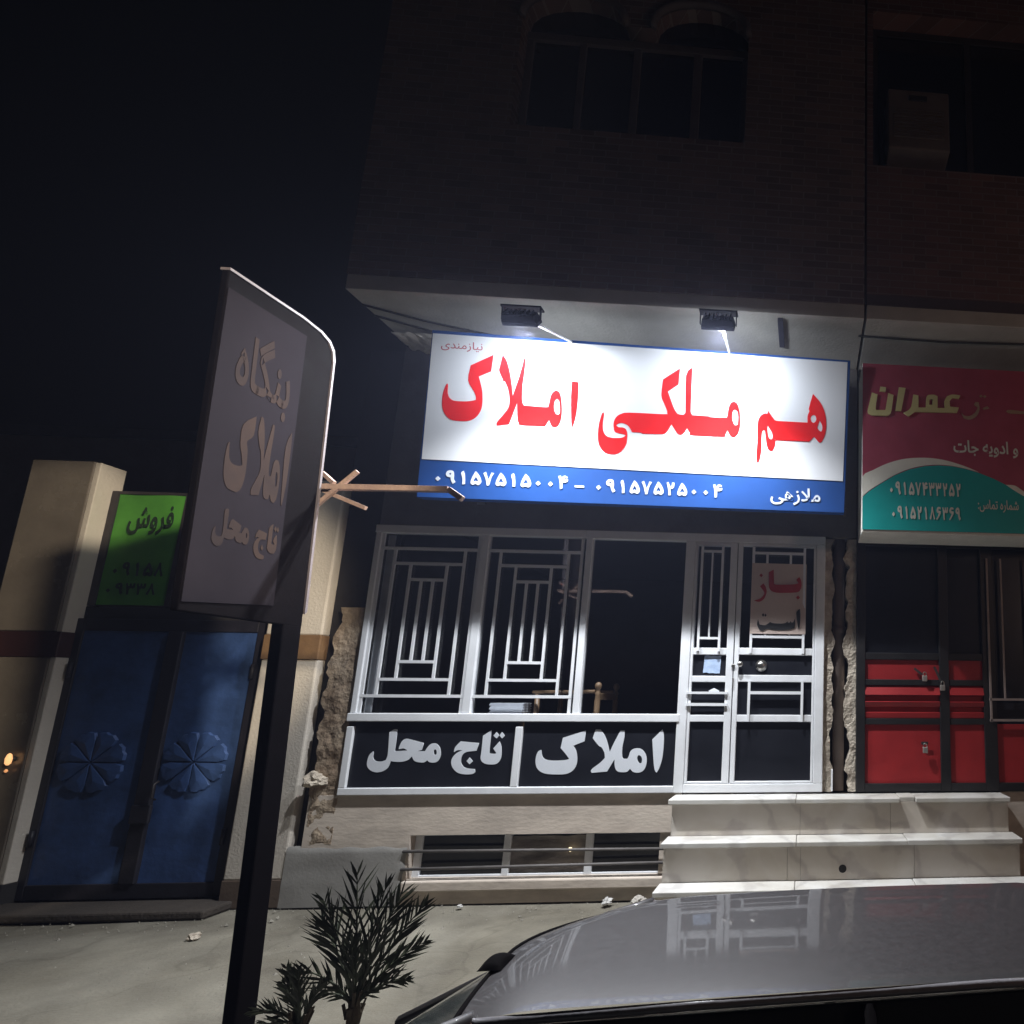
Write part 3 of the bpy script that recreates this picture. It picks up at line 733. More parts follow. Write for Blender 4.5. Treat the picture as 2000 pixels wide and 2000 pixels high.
# shop front: frame, sill, glazing, grilles
mb = MB()
mb.box(-3.708, -1.96, -0.03, 0.03, 3.00, 3.07)
mb.box(-1.96, 0.149, -0.03, 0.03, 2.995, 3.07)
mb.box(-3.708, -3.655, -0.028, 0.03, 0.89, 1.372)
mb.box(-3.70, -3.655, -0.028, 0.03, 1.478, 3.00)
mb.box(-2.84, -2.772, -0.028, 0.03, 1.478, 3.00)
mb.box(-1.955, -1.90, -0.03, 0.03, 1.478, 3.00)
mb.box(-2.396, -2.338, -0.028, 0.03, 0.89, 1.372)
mb.box(-3.708, -1.092, -0.03, 0.03, 0.834, 0.89)
mb.box(-1.092, -1.01, -0.032, 0.03, 0.834, 2.995)
mb.box(-1.01, 0.149, -0.032, 0.03, 0.834, 0.905)
mb.box(0.068, 0.149, -0.032, 0.03, 0.905, 2.995)
front = mb.build('shopfront_frame', m_white, agency, bevel=0.006)
MB().box(-3.71, -1.07, -0.040, 0.05, 1.412, 1.478).build('window_sill', m_white, agency, bevel=0.006)
for x0, x1 in ((-3.655, -2.84), (-2.772, -1.955), (-1.90, -1.092)):
    MB().box(x0, x1, 0.005, 0.012, 1.478, 3.00).build('glass_pane', m_glass, agency)


def lattice(c, w, top):
    """concentric rectangles with bars in the middle, as welded on the window"""
    mb = MB()
    y0, y1 = -0.018, -0.002
    t = 0.010
    xo = w * 0.50
    # outer rails run to the frame
    mb.box(c - xo, c + xo, y0, y1, 1.605, 1.630)
    mb.box(c - xo, c + xo, y0, y1, 2.855, 2.880)
    for s in (-1, 1):
        mb.box(c + s * w * 0.349 - t, c + s * w * 0.349 + t, y0 + .001, y1 - .001, 1.630, 2.855)
        mb.box(c + s * w * 0.181 - t, c + s * w * 0.181 + t, y0 + .001, y1 - .001, 1.765, 2.725)
        mb.box(c + s * w * 0.058 - t, c + s * w * 0.058 + t, y0 + .001, y1 - .001, 1.912, 2.585)
    mb.box(c - w * 0.349 + t, c + w * 0.349 - t, y0, y1, 1.741, 1.765)
    mb.box(c - w * 0.349 + t, c + w * 0.349 - t, y0, y1, 2.725, 2.749)
    mb.box(c - w * 0.181 + t, c + w * 0.181 - t, y0, y1, 1.888, 1.912)
    mb.box(c - w * 0.181 + t, c + w * 0.181 - t, y0, y1, 2.585, 2.609)
    # thin side rails of the sash
    for s in (-1, 1):
        mb.box(c + s * (xo - 0.012) - 0.012, c + s * (xo - 0.012) + 0.012, y0 + .002, y1, 1.478, 1.605)
        mb.box(c + s * (xo - 0.012) - 0.012, c + s * (xo - 0.012) + 0.012, y0 + .002, y1, 1.630, 2.855)
        mb.box(c + s * (xo - 0.012) - 0.012, c + s * (xo - 0.012) + 0.012, y0 + .002, y1, 2.880, 3.0)
    return mb


lattice(-3.2475, 0.815, 0).build('window_grille', m_white, agency)
lattice(-2.3835, 0.817, 0).build('window_grille', m_white, agency)
kp = MB().box(-3.655, -2.396, -0.006, 0.02, 0.89, 1.412).build('kick_panel', m_black, agency)
kp2 = MB().box(-2.338, -1.092, -0.006, 0.02, 0.89, 1.412).build('kick_panel', m_black, agency)
PF = ((0, -0.006, 0), (1, 0, 0), (0, 0, 1))
letters('lettering', TAJ, PF, 0.004, m_grey_letter, kp)
letters('lettering', AML, PF, 0.004, m_grey_letter, kp2)
MB().box(-3.655, -3.60, 0.06, 0.07, 1.48, 3.0).build('pale_strip', M('pale_grey', (0.5, 0.52, 0.55), 0.8), agency)  # thin pale upright strip just behind the left edge of the glass

# double door: fixed narrow leaf and wide leaf
d1 = MB()
d1.box(-1.008, -0.985, -0.024, 0.02, 0.908, 2.993)
d1.box(-0.70, -0.640, -0.026, 0.02, 0.908, 2.993)
for z0, z1 in ((0.908, 0.925), (1.415, 1.472), (1.75, 1.803), (1.985, 2.045), (2.96, 2.993)):
    d1.box(-0.985, -0.70, -0.024, 0.02, z0, z1)
door1 = d1.build('door', m_white, agency, bevel=0.004)
door1['label'] = 'narrow left leaf of the white metal door'
MB().box(-0.985, -0.70, 0.0, 0.006, 0.925, 1.415).build('panel', m_black, door1)
MB().box(-0.985, -0.70, 0.0, 0.006, 1.472, 1.75).build('glass', m_black, door1)
MB().box(-0.985, -0.70, 0.0, 0.006, 1.803, 1.985).build('glass', m_black, door1)
MB().box(-0.985, -0.70, 0.0, 0.006, 2.045, 2.96).build('glass', m_glass, door1)
g = MB()
for z0, z1 in ((1.648, 1.668), (1.548, 1.572)):
    g.box(-1.02, -0.675, -0.044, -0.026, z0, z1)
for x in (-0.944, -0.765):
    g.box(x - .010, x + .010, -0.044, -0.026, 2.015, 2.95)
g.box(-0.934, -0.775, -0.043, -0.027, 2.118, 2.138)
g.box(-0.934, -0.775, -0.043, -0.027, 2.895, 2.915)
g.box(-0.862, -0.848, -0.042, -0.028, 2.138, 2.895)
g.build('door_grille', m_white, door1)

d2 = MB()
d2.box(-0.632, -0.592, -0.026, 0.02, 0.908, 2.993)
d2.box(0.045, 0.066, -0.024, 0.02, 0.908, 2.993)
for z0, z1 in ((0.908, 0.925), (1.415, 1.474), (1.754, 1.814), (1.988, 2.049), (2.965, 2.993)):
    d2.box(-0.592, 0.045, -0.024, 0.02, z0, z1)
door2 = d2.build('door', m_white, agency, bevel=0.004)
door2['label'] = 'wide right leaf of the white metal door with round lock'
MB().box(-0.592, 0.045, 0.0, 0.006, 0.925, 1.415).build('panel', m_black, door2)
MB().box(-0.592, 0.045, 0.0, 0.006, 1.474, 1.754).build('glass', m_black, door2)
MB().box(-0.592, 0.045, 0.0, 0.006, 1.814, 1.988).build('panel', m_black, door2)
MB().box(-0.592, 0.045, 0.0, 0.006, 2.049, 2.965).build('glass', m_glass, door2)
g = MB()
for x in (-0.493, -0.038):
    g.box(x - .011, x + .011, -0.044, -0.026, 1.418, 1.768)
    g.box(x - .011, x + .011, -0.044, -0.026, 2.000, 2.955)
g.box(-0.482, -0.049, -0.043, -0.027, 1.649, 1.675)
for z in (2.146, 2.900):
    g.box(-0.482, -0.049, -0.043, -0.027, z - .011, z + .011)
for x in (-0.371, -0.162):
    g.box(x - .010, x + .010, -0.042, -0.028, 2.157, 2.889)
g.build('door_grille', m_white, door2)
MB().lathe((-0.398, 0.0, 1.895), (0, -1, 0), [(0, 0.052), (0.012, 0.05), (0.02, 0.04), (0.03, 0.037), (0.042, 0.03), (0.046, 0.012)], 28).build('lock', m_steel, door2, smooth=True)
MB().lathe((-0.575, -0.02, 1.905), (0, -1, 0), [(0, 0.012), (0.02, 0.012), (0.026, 0.022), (0.042, 0.024), (0.052, 0.014)], 18).build('knob', m_steel, door2, smooth=True)
MB().box(-0.640, -0.628, -0.036, -0.026, 1.70, 1.79).build('latch', m_steel, door2, bevel=0.003)
MB().box(-0.652, -0.622, -0.040, -0.026, 1.88, 1.905).build('latch', m_steel, door2, bevel=0.003)

# downpipe in the gap right of the door
pipe = MB().tube([(0.287, 0.10, 0.83), (0.287, 0.10, 3.9)], 0.052, 18)
pipe.lathe((0.287, 0.10, 2.2), (0, 0, 1), [(0, 0.06), (0.06, 0.06)], 18)
p_ = pipe.build('downpipe', M('brown_pipe', (0.15, 0.115, 0.10), 0.6, scale=6, bump=0.1), smooth=True)
tag(base(p_), 'brown drain pipe standing in the broken gap between the white door and the red shutter', 'pipe')
lt = MB().box(0.222, 0.238, -0.03, -0.01, 0.84, 1.02).build('white_strip', m_white, bevel=0.003)
tag(base(lt), 'short white metal strip leaning in the gap by the foot of the drain pipe', 'metal strip')

# ---------------------------------------------------------------- marble steps
st = thing('marble_steps', 'three marble steps with a drain hole in front of both shops', 'steps', (0.3, -0.3, 0))
for (y0, y1, z1, xs) in ((-0.285, -0.034, 0.822, (-1.07, -0.066, 0.775, 0.905, 1.695)), (-0.475, -0.243, 0.541, (-1.065, -0.055, 0.80, 1.715)), (-0.645, -0.433, 0.252, (-1.065, -0.06, 0.84, 1.73))):
    for i in range(len(xs) - 1):
        sh = 0.05 if (z1 > 0.8 and i == 2) else 0.0
        o = MB().box(xs[i] + .0015, xs[i + 1] - .0015, y0 + sh, y1, z1 - 0.036, z1 + random.Random(i).uniform(-.001, .002)).build('tread', m_marble, st, bevel=0.006)
for (y, z0, z1, xs) in ((-0.240, 0.541, 0.785, (-1.045, -0.03, 0.70, 1.685)), (-0.430, 0.252, 0.504, (-1.05, -0.12, -0.02, 0.86, 1.70)), (-0.60, 0.0, 0.215, (-1.05, 0.1, 1.0, 1.715))):
    for i in range(len(xs) - 1):
        MB().box(xs[i] + .001, xs[i + 1] - .001, y, y + 0.02, z0, z1).build('riser', m_marble2, st, bevel=0.002)
mb = MB().box(-1.04, 1.68, -0.218, -0.002, 0.02, 0.785).box(-1.045, 1.69, -0.409, -0.219, 0.02, 0.504).box(-1.045, 1.70, -0.579, -0.410, 0.0, 0.215)
mb.build('core', m_cement, st)
dh = MB().lathe((0.302, -0.425, 0.332), (0, -1, 0), [(0, 0.03), (0.008, 0.03)], 20).build('drain_hole', m_dark, st)

# ---------------------------------------------------------------- spice shop building on the right
spice = thing('neighbour_building', 'brick building, reddish light put into its brick colour, with a black and red metal shop shutter', 'building', (2.0, 0, 0))
MB().box(0.447, 9.0, -0.748, 0.30, 4.77, 4.90).build('soffit', m_soffit, spice, bevel=0.006)
hole = [(0.50, 6.28), (2.35, 6.28), (2.35, 7.95), (0.50, 7.95)]
wall = outline_mesh([[(0.447, 5.0), (9.0, 5.0), (9.0, 10.3), (0.447, 10.3)], hole], 0.22, 0)
place_flat('upper_wall', wall, ((0, -0.525, 0), (1, 0, 0), (0, 0, 1)), m_brick2, spice)
MB().box(0.447, 9.0, -0.748, -0.5, 4.90, 5.0).build('edge_beam', M('dark_beam', (0.07, 0.05, 0.05), 0.8), spice)
MB().box(0.447, 9.0, 0.0, 0.30, 3.10, 4.76).build('lintel_wall', m_dark, spice)
MB().box(1.70, 9.0, 0.0, 0.30, 0.0, 0.83).build('plinth', m_plinth, spice, bevel=0.01)
uw = MB().box(0.50, 2.35, -0.60, -0.56, 6.28, 6.34).box(0.50, 2.35, -0.60, -0.56, 7.89, 7.95).box(0.50, 0.56, -0.60, -0.56, 6.34, 7.89).box(1.40, 1.46, -0.60, -0.56, 6.34, 7.89).box(2.29, 2.35, -0.60, -0.56, 6.34, 7.89).build('upper_window', m_dkmetal, spice)
MB().box(0.56, 1.40, -0.585, -0.575, 6.34, 7.89).build('pane', m_darkglass, uw)
MB().box(1.46, 2.29, -0.585, -0.575, 6.34, 7.89).build('pane', m_darkglass, uw)
mb = MB()
mb.box(0.437, 0.513, -0.03, 0.03, 0.832, 3.1).box(1.178, 1.265, -0.03, 0.03, 0.832, 3.1).box(1.575, 1.690, -0.03, 0.03, 0.832, 3.1).box(2.62, 2.72, -0.03, 0.03, 0.832, 3.1)
mb.box(3.5, 3.6, -0.03, 0.03, 0.832, 3.1)
for x0, x1 in ((0.513, 1.178), (1.265, 1.575), (1.69, 2.62), (2.72, 3.5)):
    mb.box(x0, x1, -0.028, 0.03, 0.832, 0.90).box(x0, x1, -0.028, 0.03, 3.0, 3.1)
for z0, z1 in ((1.395, 1.447), (1.735, 1.786), (1.96, 2.02)):
    mb.box(0.513, 1.178, -0.024, 0.02, z0, z1).box(1.265, 1.575, -0.024, 0.02, z0, z1)
mb.build('shutter_frame', m_bframe, spice, bevel=0.004)


def ribbed(x0, x1):
    mb = MB()
    prof = [(1.447, 0.0), (1.452, -0.015), (1.498, -0.022), (1.505, 0.0), (1.545, 0.0), (1.551, -0.022), (1.59, -0.04), (1.60, 0.0), (1.644, 0.0), (1.652, -0.040), (1.715, -0.016), (1.735, 0.0)]
    for (za, ya), (zb, yb) in zip(prof, prof[1:]):
        mb.add([(x0, ya, za), (x1, ya, za), (x1, yb, zb), (x0, yb, zb)], [(0, 1, 2, 3)])
    return mb


for x0, x1 in ((0.513, 1.178), (1.265, 1.575)):
    rp = MB().box(x0, x1, -0.004, 0.01, 0.90, 1.395).build('red_panel', m_red, spice)
    ribbed(x0, x1).build('ribbed_panel', m_red, spice)
    MB().box(x0, x1, -0.004, 0.01, 1.786, 1.96).build('red_panel', m_red, spice)
    MB().box(x0, x1, 0.0, 0.008, 2.02, 3.0).build('dark_pane', m_black, spice)
MB().box(1.69, 2.62, -0.004, 0.01, 0.90, 1.40).build('red_panel', m_red, spice)
MB().box(1.69, 2.62, 0.002, 0.008, 1.40, 3.0).build('dark_pane', m_black, spice)
MB().box(2.72, 3.5, -0.004, 0.01, 0.90, 3.0).build('red_panel', m_red, spice)
g = MB().box(1.62, 2.62, -0.05, -0.035, 1.425, 1.445).box(1.62, 2.62, -0.05, -0.035, 1.606, 1.626).box(1.625, 1.642, -0.05, -0.035, 1.42, 2.9).box(1.757, 1.772, -0.049, -0.036, 1.626, 2.9).box(2.0, 2.015, -0.049, -0.036, 1.626, 2.9).build('window_grille', M('grey_brown_grille', (0.28, 0.22, 0.2), 0.5), spice)
m_lockd = M('dull_padlock', (0.46, 0.43, 0.40), 0.45, var=0.2, scale=20, bump=0.05, metal=0.7)


def padlock(x, z, label, h=0.05, shift=0.0):
    t = thing('padlock', label, 'padlock', (x, -0.05, z - h / 2), 'padlocks on the red shutter')
    MB().box(x - 0.022, x + 0.022, -0.062, -0.038, z - h / 2, z + h / 2).build('body', m_lockd, t, bevel=0.006)
    pts = [(x - 0.014 * cos(pi * k / 8), -0.05, z + h / 2 + 0.012 + 0.02 * sin(pi * k / 8)) for k in range(9)]
    MB().tube([(x - 0.014, -0.05, z + h / 2 - .004)] + pts + [(x + 0.014, -0.05, z + h / 2 - .004)], 0.0045, 8).build('shackle', m_steel, t, smooth=True)


padlock(1.04, 1.795, 'dull padlock hanging near the top red panel of the shutter')
padlock(1.198, 1.715, 'bright padlock on the black post right of the ribbed red panels')
padlock(1.036, 1.18, 'padlock hanging in the middle of the large lower red panel')
MB().bar((0.95, -0.03, 1.885), (1.02, -0.035, 1.83), 0.012, 0.02).build('hasp', m_dkmetal, spice)
MB().bar((1.13, -0.03, 1.90), (1.19, -0.036, 1.77), 0.012, 0.02).build('hasp', m_dkmetal, spice)
MB().box(1.005, 1.065, -0.034, -0.028, 1.225, 1.25).build('hasp', m_dkmetal, spice)

ac = thing('window_cooler', 'pale square air cooler box hung in the dark upper window of the brick building', 'air cooler', (0.905, -0.7, 6.42))
MB().box(0.63, 1.185, -0.80, -0.56, 6.42, 7.04).build('casing', M('cooler_casing', (0.13, 0.105, 0.092), 0.7, scale=5, bump=0.1), ac, bevel=0.015)
mb = MB()
for k in range(9):
    mb.box(0.68, 1.135, -0.812, -0.801, 6.53 + k * 0.035, 6.548 + k * 0.035)
mb.build('louvre', M('cooler_louvre', (0.11, 0.09, 0.078), 0.7), ac)
MB().box(0.82, 0.98, -0.815, -0.801, 6.92, 6.965).build('vent_slot', m_dark, ac)

BLOOM = 0.0025

# ---------------------------------------------------------------- lit shop sign
sV = Vector((0, -0.10030504, 0.99495673))
sN = Vector((0, -0.99495673, -0.10030504))
sO = Vector((0, -0.485, 3.16027))


def sp(u, v, w=0.0):
    return tuple(sO + Vector((u, 0, 0)) + sV * v + sN * w)


sign = thing('shop_sign', 'large white and blue lit sign with big red lettering over the shop front', 'sign', (-1.39, -0.485, 3.16))
mb = MB().hexa([sp(-3.107, 0.010, -0.09), sp(0.288, -0.010, -0.09), sp(0.288, -0.010, 0), sp(-3.107, 0.010, 0), sp(-3.068, 1.383, -0.09), sp(0.321, 1.309, -0.09), sp(0.321, 1.309, 0), sp(-3.068, 1.383, 0)])
mb.build('blue_board', m_signblue, sign, bevel=0.004)
SF = (sO + sN * 0.001, (1, 0, 0), sV)
SF2 = (sO + sN * 0.004, (1, 0, 0), sV)
letters('white_field', [[(-3.082, 0.318), (0.2715, 0.2595), (0.2960, 1.290), (-3.0580, 1.352)]], SF, 0.003, m_signwhite, sign, 0)
letters('red_lettering', RED, SF2, 0.003, m_signred, sign)
letters('accent_mark', FATHA, SF2, 0.002, M('faded_mark', (0.13, 0.09, 0.10), 0.7), sign)
m_numwhite = M('number_white', (0.72, 0.77, 0.85), 0.5, var=0.03)
digits('phone_number', '09157515004', (-3.00, -1.945, 0.128, 0.238), SF, 0.003, m_numwhite, sign, skew=-0.016)
digits('phone_number', '09157525004', (-1.76, -0.715, 0.100, 0.210), SF, 0.003, m_numwhite, sign, skew=-0.016)
letters('dash', [[(-1.899, 0.132), (-1.827, 0.130), (-1.827, 0.146), (-1.899, 0.148)]], SF, 0.003, m_numwhite, sign, 0)
text('name_lettering', '\ufbfd\ufeeb\ufeaf\ufefc\ufee3', (-0.328, 0.085, 0.045, 0.190), SF, 0.003, m_numwhite, sign, bold=0.016, skew=-0.004)
text('small_lettering', '\ufbfc\ufeaa\ufee8\ufee3\ufeaf\ufe8e\ufbff\ufee7', (-2.988, -2.669, 1.216, 1.298), SF2, 0.002, M('dull_red_vinyl', (0.50, 0.13, 0.16), 0.6), sign, bold=0.0, skew=-0.006)
MB().bar(sp(0.296, -0.03, -0.03), sp(0.296, 0.02, -0.03), 0.02, 0.02).build('bracket', m_steel, sign)
MB().bar(sp(-2.66, -0.02, -0.03), sp(-2.60, -0.02, -0.03), 0.012, 0.012).build('bracket', m_steel, sign)
for x in (-2.4, -0.5):
    MB().bar(sp(x, 0.7, -0.09), (x, 0.0, 3.85), 0.04, 0.04).build('mount', m_dkmetal, sign)


def floodlight(x, y, z, label, rod_to):
    t = thing('floodlight', label, 'floodlight', (x, y, z), 'floodlights over the lit sign')
    d = Vector((0, 0.8, -0.6)).normalized()          # towards the sign
    u = Vector((1, 0, 0))
    n = d.cross(u)
    c = Vector((x, y, z))

    def P(a, b, e):
        return tuple(c + u * a + n * b + d * e)
    w, h = 0.122, 0.055
    MB().hexa([P(-w * .9, -h * .85, -0.045), P(w * .9, -h * .85, -0.045), P(w * .9, h * .85, -0.045), P(-w * .9, h * .85, -0.045), P(-w, -h, 0.0), P(w, -h, 0.0), P(w, h, 0.0), P(-w, h, 0.0)]).hexa([P(-w, -h, 0), P(-w + .006, -h, 0), P(-w + .006, h, 0), P(-w, h, 0), P(-w, -h, .03), P(-w + .006, -h, .03), P(-w + .006, h, .03), P(-w, h, .03)]).hexa([P(w - .006, -h, 0), P(w, -h, 0), P(w, h, 0), P(w - .006, h, 0), P(w - .006, -h, .03), P(w, -h, .03), P(w, h, .03), P(w - .006, h, .03)]).hexa([P(-w + .006, -h, 0), P(w - .006, -h, 0), P(w - .006, -h + .006, 0), P(-w + .006, -h + .006, 0), P(-w + .006, -h, .03), P(w - .006, -h, .03), P(w - .006, -h + .006, .03), P(-w + .006, -h + .006, .03)]).hexa([P(-w + .006, h - .006, 0), P(w - .006, h - .006, 0), P(w - .006, h, 0), P(-w + .006, h, 0), P(-w + .006, h - .006, .03), P(w - .006, h - .006, .03), P(w - .006, h, .03), P(-w + .006, h, .03)]).build('housing', m_flood, t, bevel=0.004)
    mb = MB()
    for k in range(7):
        a = -w * .75 + k * w * .25
        mb.hexa([P(a - .004, -h * .7, -.062), P(a + .004, -h * .7, -.062), P(a + .004, h * .7, -.062), P(a - .004, h * .7, -.062), P(a - .004, -h * .8, -.046), P(a + .004, -h * .8, -.046), P(a + .004, h * .8, -.046), P(a - .004, h * .8, -.046)])
    mb.build('cooling_fins', m_flood, t)
    MB().hexa([P(-w * .86, -h * .8, 0.001), P(w * .86, -h * .8, 0.001), P(w * .86, h * .8, 0.001), P(-w * .86, h * .8, 0.001), P(-w * .86, -h * .8, 0.004), P(w * .86, -h * .8, 0.004), P(w * .86, h * .8, 0.004), P(-w * .86, h * .8, 0.004)]).build('lens', m_lens, t)
    # stirrup over the housing and the arm from the sign's upper edge
    zt = z + 0.085
    MB().bar((x - w - .012, y, z - .01), (x - w - .012, y - .01, zt), 0.006, 0.022, (0, 1, 0)).bar((x + w + .012, y, z - .01), (x + w + .012, y - .01, zt), 0.006, 0.022, (0, 1, 0)).box(x - w - .02, x + w + .02, y - 0.03, y + 0.03, zt, zt + 0.014).build('stirrup', m_flood, t)
    MB().tube([(x + rod_to[3], y + 0.02, z - 0.02), rod_to[:3]], 0.011, 8).build('arm', m_white, t, smooth=True)
    L = bpy.data.lights.new('floodlight_led', 'AREA')
    L.shape = 'RECTANGLE'
    L.size, L.size_y = 0.20, 0.085
    L.energy = FLOOD_W
    L.color = (0.86, 0.92, 1.0)
    lo = bpy.data.objects.new('floodlight_led', L)
    COL.objects.link(lo)
    lo.parent = t
    mt = Matrix((u, d.cross(u) * -1, -d)).transposed().to_4x4()
    mt = Matrix((u, n, -d)).transposed()
    if mt.determinant() < 0:
        mt = Matrix((u, -n, -d)).transposed()
    mt = mt.to_4x4()
    mt.translation = d * 0.034
    lo.matrix_local = mt
    # the wide lobe of the same lamp that spills past the sign onto the shop front
    L2 = bpy.data.lights.new('floodlight_spill', 'SPOT')
    L2.energy = FLOOD_DOWN
    L2.color = (0.93, 0.96, 1.0)
    L2.spot_size = radians(136)
    L2.spot_blend = 1.0
    L2.shadow_soft_size = 0.032
    l2 = bpy.data.objects.new('floodlight_spill', L2)
    COL.objects.link(l2)
    l2.parent = t
    l2.location = (0, 0.08, -0.035)
    l2.rotation_euler = (radians(-16.5), 0, 0)


FLOOD_W = 18
FLOOD_DOWN = 740
m_flood = M('floodlight_black', (0.008, 0.009, 0.016), 0.7, var=0.2, scale=10, bump=0.05, spec=0.15)
m_lens = emit_mat('lit_led_lens', (0.88, 0.94, 1.0), 10.0)
floodlight(-2.135, -1.10, 4.345, 'black floodlight on a white arm above the left part of the sign', (-1.98, -0.60, 4.505, 0.11))
floodlight(-0.715, -1.10, 4.40, 'black floodlight on a white arm above the right part of the sign', (-0.70, -0.60, 4.48, 0.03))

m_cable = M('black_cable', (0.03, 0.03, 0.03), 0.7)
for lab, pts in (('dark cable running along the soffit to the upper left sign corner', [(-3.66, -0.577, 4.757), (-3.263, -0.427, 4.74), (-2.745, -0.33, 4.70), (-2.5, -0.33, 4.66)]),
                 ('sagging dark cable behind the upper left sign corner near the house gap', [(-3.66, -0.439, 4.757), (-3.3, -0.30, 4.735), (-3.05, -0.22, 4.70), (-2.9, -0.1, 4.62)]),
                 ('dark cable along the soffit over the maroon sign', [(0.397, -0.527, 4.757), (1.161, -0.515, 4.752), (1.885, -0.539, 4.757), (3.5, -0.54, 4.755)])):
    tag(MB().tube(pts, 0.009, 6).build('cable', m_cable, smooth=True), lab, 'cable')
tag(MB().box(-0.30, -0.255, -0.70, -0.33, 4.735, 4.765).build('soffit_batten', M('dark_batten', (0.06, 0.06, 0.09), 0.7)), 'short dark batten fixed under the soffit right of the right floodlight', 'batten')
def rag(u, v):
    return (-3.66 + 0.34 * u, -0.25 + 0.24 * v + 0.02 * noise.noise(Vector((u * 6, v * 6, 2))), 4.74 - 0.10 * u * v + 0.03 * noise.noise(Vector((u * 5, v * 5, 8))))
tag(MB().grid(rag, 14, 12).build('torn_sheet', M('pale_rag', (0.55, 0.53, 0.48), 0.9, scale=5, bump=0.3)), 'pale torn sheet hanging in the soffit corner left of the lit sign', 'sheet')

# ---------------------------------------------------------------- maroon and teal sign
nb = thing('shop_sign', 'maroon and teal shop sign with cream edge above the red shutter', 'sign', (2.0, -0.5, 3.0))
NB = ((0, -0.5, 0), (1, 0, 0), (0, 0, 1))
m_maroon = M('maroon_print', (0.42, 0.065, 0.105), 0.5, scale=4, bump=0.02, col2=(0.33, 0.048, 0.075))
m_teal = M('teal_print', (0.0, 0.36, 0.34), 0.5, var=0.1, scale=3, bump=0.02)
m_cream = M('cream_print', (0.78, 0.76, 0.66), 0.5, var=0.06)
MB().box(0.4345, 3.6, -0.498, -0.15, 2.985, 4.52).build('box', M('cream_box', (0.76, 0.74, 0.67), 0.5, var=0.1), nb, bevel=0.006)
letters('maroon_field', [[(0.438, 3.008), (3.59, 3.008), (3.59, 4.515), (0.438, 4.515)]], NB, 0.002, m_maroon, nb, 0)
NB2 = ((0, -0.5025, 0), (1, 0, 0), (0, 0, 1))
NB3 = ((0, -0.5055, 0), (1, 0, 0), (0, 0, 1))
t0 = [tuple(p) for p in TEAL[0]]
letters('teal_field', [[(0.4385, t0[0][1])] + t0[1:] + [(2.3, 3.09), (2.5, 3.0085), (0.4385, 3.0085)]], NB2, 0.0015, m_teal, nb, 0)
sw = [tuple(p) for p in SWOOSH[0]]
sw[0] = (0.4385, sw[0][1])
sw[-1] = (0.4385, sw[-1][1])
letters('cream_swoosh', [sw], NB2, 0.002, m_cream, nb, 60)
letters('cream_swoosh', SWOOSH2, NB2, 0.002, m_cream, nb, 60)
m_gold = M('gold_vinyl', (0.66, 0.60, 0.27), 0.45, var=0.08)
letters('gold_lettering', OMR, NB3, 0.012, m_gold, nb, 30)
letters('faded_lettering', FAINT, NB3, 0.003, M('faded_gold', (0.40, 0.27, 0.17), 0.6), nb)
m_cw = M('cream_vinyl', (0.72, 0.71, 0.62), 0.5, var=0.05)
digits('phone_number', '09157433252', (0.655, 1.289, 3.318, 3.437), NB3, 0.002, m_cw, nb, skew=0.0)
digits('phone_number', '09152186369', (0.674, 1.280, 3.108, 3.222), NB3, 0.002, m_cw, nb, skew=0.0)
text('line_lettering', '\ufe95\ufe8e\ufe9f \ufeea\ufbfe\ufeed\ufea9\ufe8d \ufeed', (1.227, 1.80, 3.685, 3.835), NB3, 0.002, m_cw, nb, bold=0.02)
text('line_lettering', ':\ufeb1\ufe8e\ufee4\ufe97 \ufee9\ufead\ufe8e\ufee4\ufeb7', (1.428, 1.783, 3.19, 3.30), NB3, 0.002, m_cw, nb, bold=0.01)

# ---------------------------------------------------------------- things on and behind the shop window
ps = MB().grid(lambda u, v: (-0.503 + 0.484 * u, -0.046 - 0.004 * sin(u * 3 + v * 2), 2.172 + 0.632 * v), 8, 8)
op = ps.build('open_sign', M('cream_card', (0.62, 0.50, 0.44), 0.7, var=0.06), smooth=True)
tag(op, 'cream card with red and black lettering tied to the door grille', 'sign')
OF = ((0, -0.052, 0), (1, 0, 0), (0, 0, 1))
letters('red_lettering', BAZ, OF, 0.002, M('card_red', (0.42, 0.03, 0.03), 0.6), op)
letters('black_lettering', AST, OF, 0.002, M('card_black', (0.02, 0.02, 0.022), 0.6), op)
nt_ = MB().grid(lambda u, v: (-0.892 + 0.143 * u - 0.006 * noise.noise(Vector((u * 4, v * 3, 4))) + 0.008 * (v - .5), -0.004 - 0.004 * abs(noise.noise(Vector((u * 3, v * 3, 1)))), 1.827 + 0.15 * v + 0.01 * noise.noise(Vector((u * 3, 4, 4)))), 10, 10).build('paper_notice', M('blue_white_paper', (0.50, 0.62, 0.80), 0.8, scale=18, bump=0.1, col2=(0.33, 0.45, 0.68)), smooth=True)
tag(nt_, 'small pale blue paper notice stuck on the narrow door leaf', 'notice')
pt = MB().grid(lambda u, v: (-0.84 + 0.09 * u, -0.003 - 0.003 * u, 1.655 + 0.045 * v * (1 - abs(u - .5))), 6, 4).build('paper_scrap', m_paper)
tag(pt, 'torn white paper scrap on the narrow door leaf between its cross bars', 'paper')

